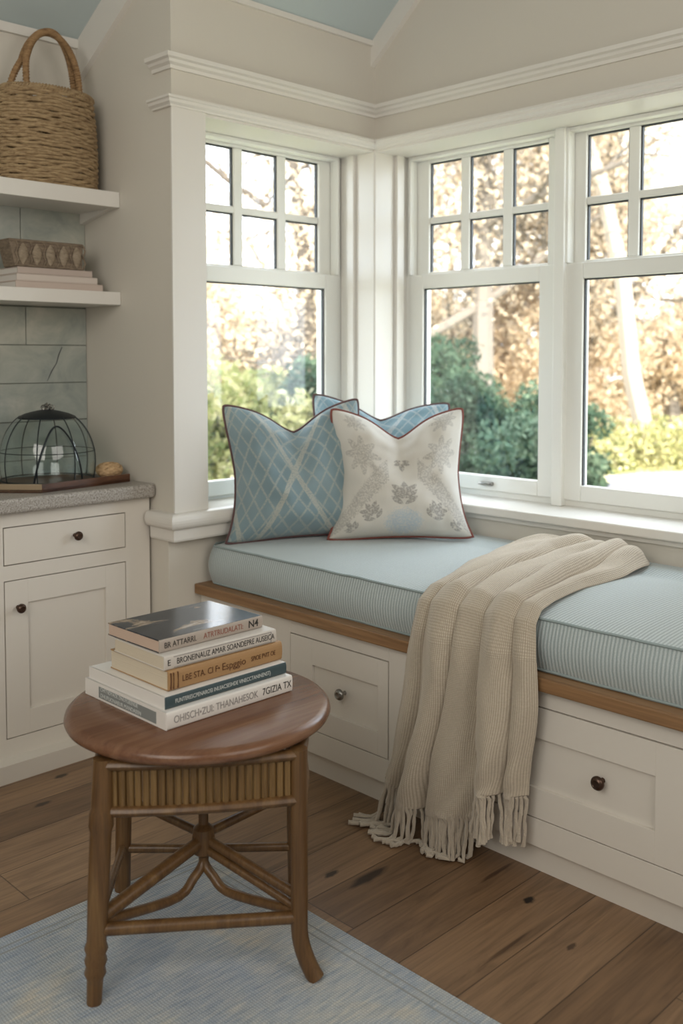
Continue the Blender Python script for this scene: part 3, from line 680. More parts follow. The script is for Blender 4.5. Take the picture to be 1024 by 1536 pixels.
# pointed arch doorway on the viewer side
dw = []
for i in range(31):
    u = -1 + 2 * i / 30; tt = .02 + .80 * (1 - abs(u) ** 2.0); th = view + R(14) + R(30) * u; r_, z_ = domepr(tt)
    dw.append((CC.x + (r_ + .006) * math.cos(th), CC.y + (r_ + .006) * math.sin(th), CC.z + z_))
tube('door_arch', dw, .0030, M_WIRE, cl, 6)
rt_, zt_ = domepr(.97)
lathe('cap', [(rt_ * 1.03, zt_ - .004), (rt_ * 1.04, zt_ + .001), (rt_ * .8, zt_ + .011), (rt_ * .5, zt_ + .018), (.02, zt_ + .023), (.001, zt_ + .024)], M_WIRE, cl, 32, tuple(CC))
bm = bmesh.new()
for k in range(9):
    a = k * 2.4; rr = .012 * (k % 3) / 2 + .004; c_ = CC + Vector((rr * math.cos(a), rr * math.sin(a), zt_ + .027 + .0035 * (k % 4)))
    ring = [(c_.x + .007 * math.cos(q * math.pi / 5) * math.cos(a), c_.y + .007 * math.cos(q * math.pi / 5) * math.sin(a), c_.z + .007 * math.sin(q * math.pi / 5)) for q in range(10)]
    tube_bm(bm, ring, .0018, 5, closed=True)
tube_bm(bm, [tuple(CC + Vector((0, 0, zt_ + .018))), tuple(CC + Vector((0, 0, zt_ + .043)))], .003, 6)
from_bm('finial', bm, M_NICKEL, cl, smooth=True); reparent(cl)
bm = bmesh.new()
tc_ = Vector((1.688, 2.765, .8365))
for k in range(26):
    ax = Vector((rng.normal(), rng.normal(), rng.normal() * 1.6)).normalized(); u_ = ax.orthogonal().normalized(); v_ = ax.cross(u_)
    tube_bm(bm, [tc_ + Vector((q.x * .043, q.y * .043, q.z * .0235)) for q in [(u_ * math.cos(a * math.pi / 12) + v_ * math.sin(a * math.pi / 12)) * (.93 + .004 * k % .07) for a in range(24)]], .0032, 5, closed=True)
lathe_bm(bm, [(.001, -.021), (.025, -.016), (.038, 0), (.025, .016), (.001, .021)], 16, tuple(tc_))
tag(from_bm('twine_ball', bm, M_TWINE, smooth=True), 'small flattened ball of straw coloured twine on the tray beside the glass dome', 'twine ball')

# ---------------------------------------------------------------- window seat
XF = 1.885
be = root('window_seat', 'built-in cream window seat bench with panelled drawers and oak seat edge', 'bench', (2.27, 1.3, 0))
Y0B, Y1B = 0.30, 2.545
fr = [(XF, XF + .022, 2.114, Y1B, .066, .442), (XF, XF + .022, 1.724, 1.66, .066, .442)]
fr = [(XF, XF + .022, 2.114, Y1B, .066, .442), (XF, XF + .022, 1.50, 1.724, .066, .442), (XF, XF + .022, Y0B, .80, .066, .442)]
for a, b in ((1.724, 2.114), (.80, 1.50)): fr += [(XF, XF + .022, a, b, .398, .442), (XF, XF + .022, a, b, .066, .132)]
fr += [(XF + .022, XB - .001, Y0B, Y1B, .066, .442)]
boxes('body', fr, M_CAB, be, bevel=.001)
boxes('gap', [(XF + .018, XF + .0225, 1.724, 2.114, .132, .398), (XF + .018, XF + .0225, .80, 1.50, .132, .398)], M_GAP, be)
boxes('toe_kick', [(1.905, 1.93, Y0B, Y1B, 0, .066)], M_CAB, be)
d = panel_front('drawer', be, 0, XF - .001, 1.724, 2.114, .132, .398, (.036, .092, .062, .072), M_CAB); knob(d, (XF + .009, 1.896, .270), (-1, 0, 0), M_NICKEL, .0155)
d = panel_front('drawer', be, 0, XF - .001, .80, 1.50, .132, .398, (.165, .17, .070, .072), M_CAB); knob(d, (XF + .009, 1.096, .272), (-1, 0, 0), M_BRONZE, .0155)
boxes('seat_board', [(1.858, XB - .001, Y0B, Y1B - .001, .4425, .475)], M_OAK, be, bevel=.004)
reparent(be)
# cushion with uv so the ribs run front to back over the edge
def seat_cushion():
    x0, x1, y0, y1, z0, z1 = 1.900, 2.648, .32, 2.520, .4755, .598
    bm = bmesh.new(); uvl = bm.loops.layers.uv.new('UVMap')
    sec = []  # closed cross-section in (x,z)
    nF = 8
    for i in range(nF + 1):
        t = i / nF; sec.append((x0 - .016 * math.sin(math.pi * t), z0 + (z1 - z0) * t))
    for i in range(1, 15):
        t = i / 14; sec.append((x0 + (x1 - x0) * t, z1 + .014 * math.sin(math.pi * min(1, t * 1.25)) ** .6 if t < .8 else z1 + .014 * math.sin(math.pi * t) ** .5 * .9))
    sec += [(x1, z0)]
    ny = 110; grid = []
    for j in range(ny + 1):
        y = y0 + (y1 - y0) * j / ny; row = []
        e = min(1.0, (y1 - y) / .05); e2 = math.sqrt(max(0, 1 - (1 - e) ** 2))
        for k, (x, z) in enumerate(sec):
            wob = .0016 * noise.noise(Vector((x * 5, y * 7, z * 5)))
            zz = z0 + (z - z0) * (.88 + .12 * e2) if k > nF // 2 else z
            xx = x + (1 - e2) * .012 if k <= nF else x
            row.append(bm.verts.new((xx + wob, y, zz + wob * 1.5)))
        grid.append(row)
    ln = [0.0]
    for a, b in zip(sec, sec[1:]): ln.append(ln[-1] + math.hypot(a[0] - b[0], a[1] - b[1]))
    K = len(sec)
    for j in range(ny):
        for k in range(K):
            k2 = (k + 1) % K
            f = bm.faces.new((grid[j][k], grid[j][k2], grid[j + 1][k2], grid[j + 1][k])); f.smooth = True
            us = [(j, k), (j, k + 1), (j + 1, k + 1), (j + 1, k)]
            for lp, (jj, kk) in zip(f.loops, us): lp[uvl].uv = ((y0 + (y1 - y0) * jj / ny) , ln[min(kk, K - 1)])
    for row, rev in ((grid[0], True), (grid[-1], False)):
        f = bm.faces.new(row[::-1] if rev else row)
        for lp in f.loops: lp[uvl].uv = (lp.vert.co.x, lp.vert.co.z)
    r = root('seat_cushion', 'long pale blue ribbed box cushion with piped edges on the window seat', 'cushion', (2.27, 1.4, .4755))
    from_bm('cushion', bm, M_TICK, r, smooth=True, angle=60)
    for z in (z0 + .004, z1):
        tube('piping', [(x0 - .002, y0 + (y1 - .03 - y0) * i / 60, z + .002 * noise.noise(Vector((0, i * .5, z)))) for i in range(61)] + [(x0 + .03, y1, z), (x1 - .02, y1 + .002, z)], .0035, M_PIPE, r, 6)
    reparent(r)
seat_cushion()

# ---------------------------------------------------------------- throw pillows
def pillow(name, label, W, H, T, fab, pipe, loc, yaw, lean, roll=0, chop=.22, chopw=.33, ear=.085, group=None, seed=1, sag=0):
    r = root(name, label, 'pillow', loc, group)
    n = 44
    def outline(s, t):
        # s,t in [-1,1]; concave sides, pointed ears, chop in the top edge
        x = s * W / 2 * (1 - ear * (1 - t * t) * 1.75) ; z = t * H / 2 * (1 - ear * .8 * (1 - s * s))
        g = math.exp(-(s / chopw) ** 2) * (0.5 + 0.5 * t) ** 2.0
        vv = max(0, 1 - abs(s) / .95) ** 1.15 * (0.5 + 0.5 * t) ** 1.6
        z -= chop * H * (.45 * g + .55 * vv)
        c_ = (abs(s) * abs(t)) ** 7; x *= 1 - .05 * c_; z -= .045 * H / 2 * c_ * (1 if t > 0 else -1)
        x += s * W * .045 * max(0, -t) ** 5 * abs(s) ** 3
        if t > 0: x += W * .012 * s * math.sin(t * 3.0)
        return x, z
    bm = bmesh.new(); uvl = bm.loops.layers.uv.new('UVMap'); sides = []
    for side in (-1, 1):
        g_ = []
        for j in range(n + 1):
            row = []
            for i in range(n + 1):
                s = -1 + 2 * i / n; t = -1 + 2 * j / n
                s = math.sin(s * math.pi / 2) * .35 + s * .65; t = math.sin(t * math.pi / 2) * .35 + t * .65
                x, z = outline(s, t)
                th = T / 2 * (max(0, 1 - abs(s) ** 2.6)) ** .55 * (max(0, 1 - abs(t) ** 2.6)) ** .55
                th *= 1 - .72 * math.exp(-(s / .17) ** 2) * max(0, (t + .25) / 1.25) ** 1.3
                th *= 1.0 + .30 * (-t)
                wr = noise.noise(Vector((s * 2.2 + seed * 7, t * 2.2, side * 3.0))) * .016 + noise.noise(Vector((s * 5 + seed, t * 5, side))) * .007
                wr += .006 * math.sin(s * 9 + 4 * noise.noise(Vector((s * 2, t * 2, seed)))) * max(0, -t) ** 2
                edge_ = min(1, (1 - abs(s)) * 5, (1 - abs(t)) * 5)
                y = side * (th + wr * edge_)
                row.append(bm.verts.new((x, y, z)))
            g_.append(row)
        sides.append(g_)
        for j in range(n):
            for i in range(n):
                q = (g_[j][i], g_[j][i + 1], g_[j + 1][i + 1], g_[j + 1][i]); f = bm.faces.new(q if side < 0 else q[::-1]); f.smooth = True
                for lp in f.loops:
                    for (jj, ii) in ((j, i), (j, i + 1), (j + 1, i + 1), (j + 1, i)):
                        if g_[jj][ii] is lp.vert: lp[uvl].uv = (ii / n, jj / n)
    bmesh.ops.remove_doubles(bm, verts=bm.verts, dist=.0004)
    me = bpy.data.meshes.new('pillow_cover'); bm.to_mesh(me); bm.free(); link('pillow_cover', me, fab, r)
    pts = []
    for i in range(n): s = -1 + 2 * i / n; pts.append(outline(s, -1))
    for i in range(n): t = -1 + 2 * i / n; pts.append(outline(1, t))
    for i in range(n): s = 1 - 2 * i / n; pts.append(outline(s, 1))
    for i in range(n): t = 1 - 2 * i / n; pts.append(outline(-1, t))
    tube('piping', [(x, 0, z) for x, z in pts], .0048, pipe, r, 7, closed=True)
    # local: face towards -y; origin at bottom edge
    for c in r.children: c.location = (0, 0, H / 2)
    r.rotation_euler = (lean, roll, yaw)
    return r
PG = 'scatter pillows in the corner of the window seat'
pillow('throw_pillow', 'pale blue lattice pillow at the back, wedged in the corner behind the others', .50, .42, .16, M_LAT2, M_DARKPIPE, (2.445, 2.30, .655), R(-43), R(-16), R(4), chop=.17, group=PG, seed=3)
pillow('throw_pillow', 'blue pillow with a cream diamond lattice and dark piping, leaning at the left', .47, .46, .20, M_LAT, M_DARKPIPE, (2.132, 2.335, .606), R(-31), R(-11), R(-2), chop=.20, group=PG, seed=5)
pillow('throw_pillow', 'ivory floral pillow with russet piping standing in front of the blue ones', .455, .44, .20, M_FLORAL, M_REDPIPE, (2.352, 2.10, .606), R(-40), R(-13), R(0), chop=.21, group=PG, seed=9)

# ---------------------------------------------------------------- knitted throw
def throw():
    st = [  # s, left, right, normal, amplitude
        (0.00, (2.600, 1.62, .612), (2.610, 1.375, .606), (0, 0, 1), .055),
        (0.07, (2.530, 1.71, .614), (2.545, 1.345, .606), (0, 0, 1), .062),
        (0.16, (2.400, 1.745, .613), (2.380, 1.325, .608), (0, 0, 1), .052),
        (0.27, (2.200, 1.705, .614), (2.180, 1.320, .611), (0, 0, 1), .042),
        (0.37, (2.030, 1.645, .614), (2.000, 1.290, .612), (0, 0, 1), .032),
        (0.44, (1.920, 1.615, .610), (1.910, 1.265, .610), (-.35, 0, 1), .028),
        (0.485, (1.868, 1.605, .585), (1.866, 1.250, .590), (-1, 0, .6), .026),
        (0.54, (1.848, 1.605, .520), (1.848, 1.240, .520), (-1, 0, .1), .036),
        (0.70, (1.842, 1.620, .360), (1.846, 1.240, .380), (-1, 0, 0), .054),
        (0.85, (1.842, 1.640, .220), (1.848, 1.248, .260), (-1, 0, 0), .068),
        (1.00, (1.842, 1.655, .085), (1.850, 1.255, .160), (-1, 0, 0), .075)]
    S_ = [a[0] for a in st]
    def interp(s):
        for k in range(len(st) - 1):
            if s <= S_[k + 1] or k == len(st) - 2:
                f = (s - S_[k]) / (S_[k + 1] - S_[k]); f = min(1, max(0, f))
                g = lambda a, b: tuple(x + (y - x) * f for x, y in zip(a, b))
                return g(st[k][1], st[k + 1][1]), g(st[k][2], st[k + 1][2]), Vector(g(st[k][3], st[k + 1][3])).normalized(), st[k][4] + (st[k + 1][4] - st[k][4]) * f
    def valleys(s):  # t of the fold valleys, drifting
        h = max(0, (s - .45) / .55)
        top = [0.0, .24 + .05 * math.sin(s * 9), .44 + .05 * math.sin(s * 7 + 1), .66 + .04 * math.sin(s * 8 + 2), .84, 1.0]
        hang = [0.0, .13 + .02 * h, .36 - .05 * h, .50 + .08 * h, .80 + .02 * h, 1.0]
        hang = [0.0, .13 - .01 * h, .40 - .08 * h, .56 + .10 * h, .86 + .02 * h, 1.0]
        k = min(1, max(0, (s - .30) / .2)); return [a + (b - a) * k for a, b in zip(top, hang)]
    HT = [.40, 1.0, .72, 1.05, .55]
    NS, NT = 190, 150
    def point(s, t):
        Lp, Rp, nn, A = interp(s); Lp, Rp = Vector(Lp), Vector(Rp)
        p = Lp.lerp(Rp, t)
        v = valleys(s)
        for k in range(5):
            if t <= v[k + 1] or k == 4:
                u = (t - v[k]) / (v[k + 1] - v[k]); break
        ridge = max(0, math.sin(math.pi * min(1, max(0, u)) ** (1.7, 1.5, .62, 1.35, .8)[k])) ** .70 * HT[k]
        kt = min(1, max(0, (s - .01) / .34)); kt = .30 + .70 * kt * kt * (3 - 2 * kt)
        hump = max(0, math.sin(math.pi * t)) ** .5 * (.75 + .25 * math.sin(t * 8 + 1)); ridge = hump * (1 - kt) + ridge * kt
        fine = .5 + .5 * math.sin(2 * math.pi * (t * 6 + 1.2 * math.sin(s * 6) + s * 1.5))
        n1 = noise.noise(Vector((t * 4, s * 5, 3.1)))
        d = A * ridge + A * .10 * fine + A * .22 * n1
        # closing at the sides
        e = min(1, t / .05, (1 - t) / .05); d *= .35 + .65 * e
        if s < .10: d *= math.sqrt(max(0, 1 - (1 - s / .10) ** 2)) * .9 + .1
        p = p + nn * max(d, 0) + Vector((0, .006 * math.sin(s * 12 + t * 9), 0))
        if s > .55:   # bottom hem: left and middle panels hang lower than the right one
            h = (s - .55) / .45; zt = .118 - .022 * math.sin(math.pi * min(1, t / .62)) if t < .62 else .118 + .085 * min(1, (t - .62) / .05)
            zl = .52 + (zt - .52) * ((s - .54) / .46); p.z = zl + .010 * n1 * h
            # spread of the left panel, splits
            if t < .30: p.y += .035 * h * h * (1 - t / .30); 
        # diagonal wrinkles on top
        if s < .44: p.z += (.012 * max(0, math.sin(15 * t + 16 * s)) + .022 * max(0, noise.noise(Vector((t * 2.2 + 4, s * 7, .5))))) * (1 - s / .44) * min(1, s / .08)
        return p
    me = bpy.data.meshes.new('blanket'); vs = []; fs = []; uv = []
    P = [[point(i / NS, j / NT) for j in range(NT + 1)] for i in range(NS + 1)]
    for row in P: vs += [tuple(p) for p in row]
    idx = lambda i, j: i * (NT + 1) + j
    for i in range(NS):
        for j in range(NT): fs.append((idx(i, j), idx(i + 1, j), idx(i + 1, j + 1), idx(i, j + 1)))
    me.from_pydata(vs, [], fs); ul = me.uv_layers.new(name='UVMap')
    for f in me.polygons:
        for li in f.loop_indices:
            v = me.loops[li].vertex_index; i, j = divmod(v, NT + 1); ul.data[li].uv = (j / NT * .85, i / NS * 1.6)
    r = root('throw_blanket', 'oatmeal knitted throw with fringe draped over the cushion down to the floor', 'blanket', (1.85, 1.45, 0))
    o = link('blanket', me, M_KNIT, r, smooth=True)
    so = o.modifiers.new('solid', 'SOLIDIFY'); so.thickness = .006; so.offset = 1
    # fringe
    bm = bmesh.new(); NSTR = 78
    for k in range(NSTR):
        t = (k + .5) / NSTR; p = point(1.0, t); q = point(.985, t)
        ln = .115 + rng.uniform(-.012, .012); pts = [q + Vector((-.003, 0, 0)), p + Vector((-.004, 0, -.004))]; cur = p.copy()
        flare = max(0, (.34 - t) / .34); dirv = Vector((rng.normal() * .06 - .12 * flare, rng.normal() * .10 + .20 * flare, 0)); seg = 10; step = ln * (1 + .55 * flare) / seg
        for a in range(seg):
            d_ = Vector((dirv.x + .10 * math.sin(a * 1.3 + k), dirv.y + .14 * math.sin(a * 1.1 + k * 2.1), -1)).normalized()
            nx = cur + d_ * step
            if nx.z < .007: nx = cur + Vector((-.25 + .1 * rng.normal() - .3 * flare, .35 * flare + .35 * rng.normal() + .3, 0)).normalized() * step; nx.z = .0065 + .004 * rng.random()
            cur = nx; pts.append(cur.copy())
        rad = [.0030, .0048] + [.0046 + .0006 * math.sin(a * 2.4 + k) for a in range(seg - 1)] + [.0062]
        tube_bm(bm, pts, rad, 7)
    from_bm('fringe', bm, M_FRINGE, r, smooth=True)
    reparent(r)
throw()

# ---------------------------------------------------------------- rug
rg = root('rug', 'flat woven blue grey rug with a stitched border under the round table', 'rug', (.5, .9, 0))
bm = bmesh.new(); bx(bm, -.9, 1.40, -.6, 1.885, .0005, .009); from_bm('rug_field', bm, M_RUG, rg, bevel=.003)
bm = bmesh.new()
for o_ in (.035, .055): 
    bx(bm, -.9, 1.40 - o_, 1.885 - o_ - .003, 1.885 - o_, .0085, .0098); bx(bm, 1.40 - o_ - .003, 1.40 - o_, -.6, 1.885 - o_, .0085, .0098)
from_bm('border_stitching', bm, M_RUGB, rg); reparent(rg)

# ---------------------------------------------------------------- round rattan table
RZ = .009
tb = root('side_table', 'round brown wood side table with a reeded rattan apron and crossed braces on the rug', 'table', (1.2, 1.62, RZ))
TC = (1.203, 1.632); TR = .272
lathe('tabletop', [(.001, .456), (TR - .03, .456), (TR - .012, .458), (TR - .003, .464), (TR, .471), (TR - .002, .479), (TR - .008, .485), (TR - .016, .488), (.001, .488)], M_TABLE, tb, 96, (TC[0], TC[1], 0))
legs = {'FL': ((.911, 1.567), (.947, 1.583)), 'FR': ((1.239, 1.342), (1.236, 1.362)), 'BL': ((1.160, 1.866), (1.160, 1.845)), 'BR': ((1.442, 1.60), (1.428, 1.595))}
def lerp2(a, b, t): return (a[0] + (b[0] - a[0]) * t, a[1] + (b[1] - a[1]) * t)
LP = {}
for k, (f, t) in legs.items():
    pts = []; rad = []
    for i in range(41):
        z = RZ + (.455 - RZ) * i / 40; u = i / 40
        fl = max(0, 1 - u / .22) ** 2
        if k == 'FR': base = lerp2(t, f, 0); xy = (t[0] + (f[0] - t[0]) * fl * 1.0 + .012 * fl, t[1] + (f[1] - t[1]) * fl - .012 * fl)
        else: xy = lerp2(t, f, (1 - u))
        pts.append((*xy, z))
        r_ = .0175 if k != 'FR' else .0165
        if k == 'FL':
            r_ = .0165 + .0035 * min(1, u / .5)
            for zz, b_ in ((.065, .003), (.085, .0035), (.110, .004), (.335, .0035), (.350, .003)):
                if abs(z - zz) < .008: r_ += b_
            if z < .06: r_ = .0155 - .002 * (1 - z / .06)
        rad.append(r_)
    LP[k] = lambda z, f=f, t=t: Vector((*lerp2(f, t, (z - RZ) / (.455 - RZ)), z))
    if k == 'FR': LP[k] = lambda z, t=t: Vector((*t, z))
    tube('leg', pts, rad, M_RATTAN, tb, 14)
def side(a, b, bow=.012):
    A, B = LP[a](.40), LP[b](.40); d = (B - A); d.z = 0; ln = d.length; d.normalize(); n = Vector((d.y, -d.x, 0))
    if (A - Vector((*TC, .4))).dot(n) < 0: n = -n
    ns = max(5, int(ln / .0155)); bm = bmesh.new()
    for i in range(ns):
        t = (i + .5) / ns; p = A.lerp(B, .04 + t * .92) + n * (bow * 4 * t * (1 - t)) 
        w_ = ln * .92 / ns * .5
        tube_bm(bm, [(p.x, p.y, .362), (p.x, p.y, .440)], w_ * rng.uniform(.9, 1.04), 8)
    from_bm('reeded_panel', bm, M_SLAT, tb, smooth=True)
    for z, h in ((.357, .010), (.4445, .010)):
        pts = [A.lerp(B, i / 16) + n * (bow * 4 * (i / 16) * (1 - i / 16) + .002) for i in range(17)]
        tube('rail', [(p.x, p.y, z) for p in pts], .0125, M_RATTAN, tb, 10, squash=.85)
for a, b in (('FL', 'FR'), ('BL', 'BR'), ('FL', 'BL'), ('FR', 'BR')): side(a, b)
hub = Vector((1.187, 1.60, .210))
def strut(pts, r=.0105, nm='brace', sq=None):
    pp = [Vector(p) for p in pts]; out = []
    n = 18
    for i in range(n + 1):    # Catmull-Rom through the points
        t = i / n * (len(pp) - 1); k = min(int(t), len(pp) - 2); f = t - k
        p0, p1, p2, p3 = pp[max(k - 1, 0)], pp[k], pp[k + 1], pp[min(k + 2, len(pp) - 1)]
        out.append(.5 * ((2 * p1) + (p2 - p0) * f + (2 * p0 - 5 * p1 + 4 * p2 - p3) * f * f + (3 * p1 - p0 - 3 * p2 + p3) * f ** 3))
    return tube(nm, out, r, M_RATTAN, tb, 10, squash=sq)
tube('hub', [hub + Vector((0, 0, -.034)), hub + Vector((0, 0, -.026)), hub + Vector((0, 0, .0)), hub + Vector((0, 0, .024)), hub + Vector((0, 0, .034))], [.012, .022, .024, .021, .010], M_RATTAN, tb, 16)
strut([LP['FL'](.160), hub], .0140)
strut([LP['FR'](.165), hub + Vector((0, 0, .004))], .0100); strut([LP['FR'](.140), hub + Vector((-.004, 0, -.014))], .0090)
strut([LP['BL'](.225), hub + Vector((0, 0, .010))], .0095); strut([LP['BR'](.235), hub + Vector((0, 0, .010))], .0100)
post = Vector((hub.x, hub.y, 0))
strut([(hub.x, hub.y, .35), hub], .0105, 'post'); 
for e in ('FL', 'FR'):
    E_ = LP[e](.155 if e == 'FL' else .135); m1 = post.lerp(Vector((E_.x, E_.y, 0)), .30)
    strut([hub, (hub.x, hub.y, .165), (*post.lerp(Vector((E_.x, E_.y, 0)), .10).xy, .140), (*m1.xy, .118), E_], .0098, 'curved_brace')
strut([LP['FL'](.142), LP['FR'](.124)], .0125, 'stretcher'); strut([LP['FR'](.118), LP['BR'](.10)], .0095, 'stretcher'); strut([LP['FL'](.15), LP['BL'](.11)], .0085, 'stretcher')
bk_ = (LP['BL'](.13) + LP['BR'](.13)) / 2
strut([LP['BL'](.105), bk_ + Vector((-.012, -.012, -.018)), LP['BR'](.105)], .0100, 'stretcher')
reparent(tb)

# ---------------------------------------------------------------- books on the table
def text_mesh(s, size, m, parent, mtx, name='title', bold=0.0, xs=1.0):
    cu = bpy.data.curves.new('t', 'FONT'); cu.body = s; cu.size = size; cu.extrude = .0002; cu.offset = bold; cu.align_x = 'LEFT'; cu.align_y = 'CENTER'
    tmp = bpy.data.objects.new('t', cu); sc.collection.objects.link(tmp); bpy.context.view_layer.update()
    me = bpy.data.meshes.new_from_object(tmp); bpy.data.objects.remove(tmp); 
    o = link(name, me, m, parent); o.matrix_local = mtx @ Matrix.Diagonal((xs, 1, 1, 1)); return o
def spine_mtx(x, y, z): return Matrix.Translation((x, y, z)) @ Matrix.Rotation(R(90), 4, 'X')          # reads along +x, faces -y
def fore_mtx(x, y, z): return Matrix.Translation((x, y, z)) @ Matrix.Rotation(R(-90), 4, 'Z') @ Matrix.Rotation(R(90), 4, 'X')   # reads along -y, faces -x
def big_book(label, x0, x1, y0, y1, z0, z1, cov, pg, sp, rot=0.0, roundsp=False, yL=None, side_cover=False):
    c = Vector(((x0 + x1) / 2, (y0 + y1) / 2, z0)); r = root('book', label, 'book', c, 'books stacked on the round table')
    hx, hy, h = (x1 - x0) / 2, (y1 - y0) / 2, z1 - z0 - .0004; ct = .0026
    boxes('pages', [(-hx + (.0005 if not side_cover else .002), hx - .003, -hy + .004, hy - .004, ct * .8, h - ct * .8)], pg, r)
    boxes('cover', [(-hx, hx, -hy + .003, hy, 0, ct), (-hx, hx, -hy + .003, hy, h - ct, h)], cov, r, bevel=.0008)
    n = 10; poly = [(-hy + .004, 0)]
    for i in range(n + 1):
        a = math.pi * i / n; poly.append((-hy + .004 - (.007 if roundsp else .004) * math.sin(a) ** .7, h / 2 - h / 2 * math.cos(a)))
    poly.append((-hy + .004, h)); poly = [poly[0]] + poly[2:-2] + [poly[-1]]
    prism('spine', poly, 0, -hx, hx, sp, r, bevel=.0005)
    if side_cover: boxes('dust_jacket_flap', [(-hx - .0008, -hx + .002, -hy + .003, hy, 0, h)], side_cover, r)
    r.rotation_euler = (0, 0, rot); return r, hx, hy, h
M_WHITE = mat('white_jacket', (0.76, 0.73, 0.69), 0.35); M_GREYW = mat('grey_white_spine', (0.60, 0.56, 0.51), 0.5); M_TAN = mat('tan_cloth_spine', (0.38, 0.225, 0.10), 0.6)
M_TEAL = mat('dark_teal_spine', (0.045, 0.075, 0.085), 0.5); M_TAUPE = mat('taupe_spine', (0.42, 0.36, 0.31), 0.5); M_INK = mat('black_ink', (0.03, 0.028, 0.025), 0.6)
M_INKR = mat('red_brown_ink', (0.28, 0.10, 0.07), 0.6); M_INKG = mat('grey_ink', (0.30, 0.28, 0.27), 0.6); M_INKW = mat('white_ink', (0.62, 0.64, 0.62), 0.6); M_LABEL = mat('grey_label', (0.23, 0.245, 0.24), 0.6); M_INKB = mat('brown_ink', (0.12, 0.05, 0.02), 0.6)
def photo_cover():
    m = mat('photo_cover', (0.03, 0.04, 0.05), 0.16)
    mp = coords(m, 'Object', (4, 9, 1), (0, 0, R(25))); n = N(m, 'ShaderNodeTexNoise', Scale=1.8, Detail=7.0, Roughness=0.6, Distortion=0.5); L(m, mp, 0, n, 'Vector')
    r = ramp(m, n, 'Fac', [(0.45, (0.018, 0.024, 0.034)), (0.56, (0.04, 0.048, 0.06)), (0.62, (0.32, 0.24, 0.17)), (0.70, (0.5, 0.47, 0.44))])
    L(m, r, 'Color', bsdf(m), 'Base Color'); return m
M_PHOTO = photo_cover()
Z0 = .4885
# bottom to top
r, hx, hy, h = big_book('large white jacketed book with a grey side label, at the bottom of the table stack', 1.057, 1.377, 1.537, 1.835, Z0, .5229, M_WHITE, M_PG3, M_WHITE, 0, side_cover=M_WHITE)
text_mesh('OHISCH•ZUI: THANAHESOK', .0205, M_INKG, r, spine_mtx(-hx + .015, -hy - .0004, h / 2), xs=.80); text_mesh('7GIZIA TX', .021, M_INK, r, spine_mtx(-hx + .236, -hy - .0004, h / 2), xs=.82)
lb = boxes('label', [(-hx - .0016, -hx - .0008, -hy + .035, hy - .055, .005, h - .006)], M_LABEL, r)
text_mesh('CHITNDYAOL DNUYUEENUE', .0105, M_INKW, r, fore_mtx(-hx - .002, hy - .062, h / 2 + .0065), 'label_text'); text_mesh('DHUFUONAEUR MANDASSN', .0115, M_INKW, r, fore_mtx(-hx - .002, hy - .062, h / 2 - .006), 'label_text')
r, hx, hy, h = big_book('white book with a narrow dark teal spine, second from the bottom of the stack', 1.063, 1.374, 1.553, 1.828, .5229, .5477, M_WHITE, M_PG3, M_TEAL, R(0.5), side_cover=M_WHITE)
text_mesh('FUNTERESCPENAROSI INUIACSESHDE VINECCTANINENST)', .0115, M_INKW, r, spine_mtx(-hx + .022, -hy - .0004, h / 2), xs=.80)
r, hx, hy, h = big_book('thick book with a tan cloth spine, middle of the stack', 1.087, 1.379, 1.575, 1.785, .5477, .5885, M_TAN, M_PG1, M_TAN, 0, True)
boxes('spine_band', [(-hx + .003, -hx + .005, -hy - .0042, -hy + .001, .004, h - .004), (-hx + .010, -hx + .011, -hy - .0042, -hy + .001, .004, h - .004), (-hx + .020, -hx + .0215, -hy - .0042, -hy + .001, .004, h - .004)], M_INKB, r)
text_mesh('LBE STA. CI F•', .018, M_INKB, r, spine_mtx(-hx + .030, -hy - .0036, h / 2), xs=.85); text_mesh('Espggio', .021, M_INKB, r, spine_mtx(-hx + .128, -hy - .0036, h / 2)); text_mesh('SPIOE PVIT OE', .014, M_INKB, r, spine_mtx(-hx + .205, -hy - .0036, h / 2), xs=.75)
r, hx, hy, h = big_book('book with a grey-white lettered spine, second from the top of the stack', 1.082, 1.366, 1.577, 1.763, .5885, .6174, M_GREYW, M_PG1, M_GREYW, R(-0.6))
text_mesh('E', .017, M_INK, r, spine_mtx(-hx + .006, -hy - .0004, h / 2)); text_mesh('BRONEINAUZ AMAR SOANDEPRE AUSEICA', .0165, M_INK, r, spine_mtx(-hx + .028, -hy - .0004, h / 2), xs=.78)
boxes('spine_rule', [(-hx + .022, hx - .014, -hy - .0006, -hy + .001, h - .0042, h - .0034), (-hx + .022, hx - .014, -hy - .0006, -hy + .001, .0034, .0042), (hx - .0148, hx - .014, -hy - .0006, -hy + .001, .0034, h - .0034)], M_INKG, r)
r, hx, hy, h = big_book('glossy dark photo covered paperback on the very top of the stack', 1.085, 1.350, 1.603, 1.790, .6174, .6439, M_PHOTO, M_PG2, M_TAUPE, R(0.6))
text_mesh('BR ATTARRI.', .0165, M_INK, r, spine_mtx(-hx + .010, -hy - .0004, h / 2), xs=.85); text_mesh('ATRTRUDALATI:', .0165, M_INKR, r, spine_mtx(-hx + .107, -hy - .0004, h / 2), xs=.85); text_mesh('N4', .022, M_INK, r, spine_mtx(hx - .040, -hy - .0004, h / 2), bold=.0002)

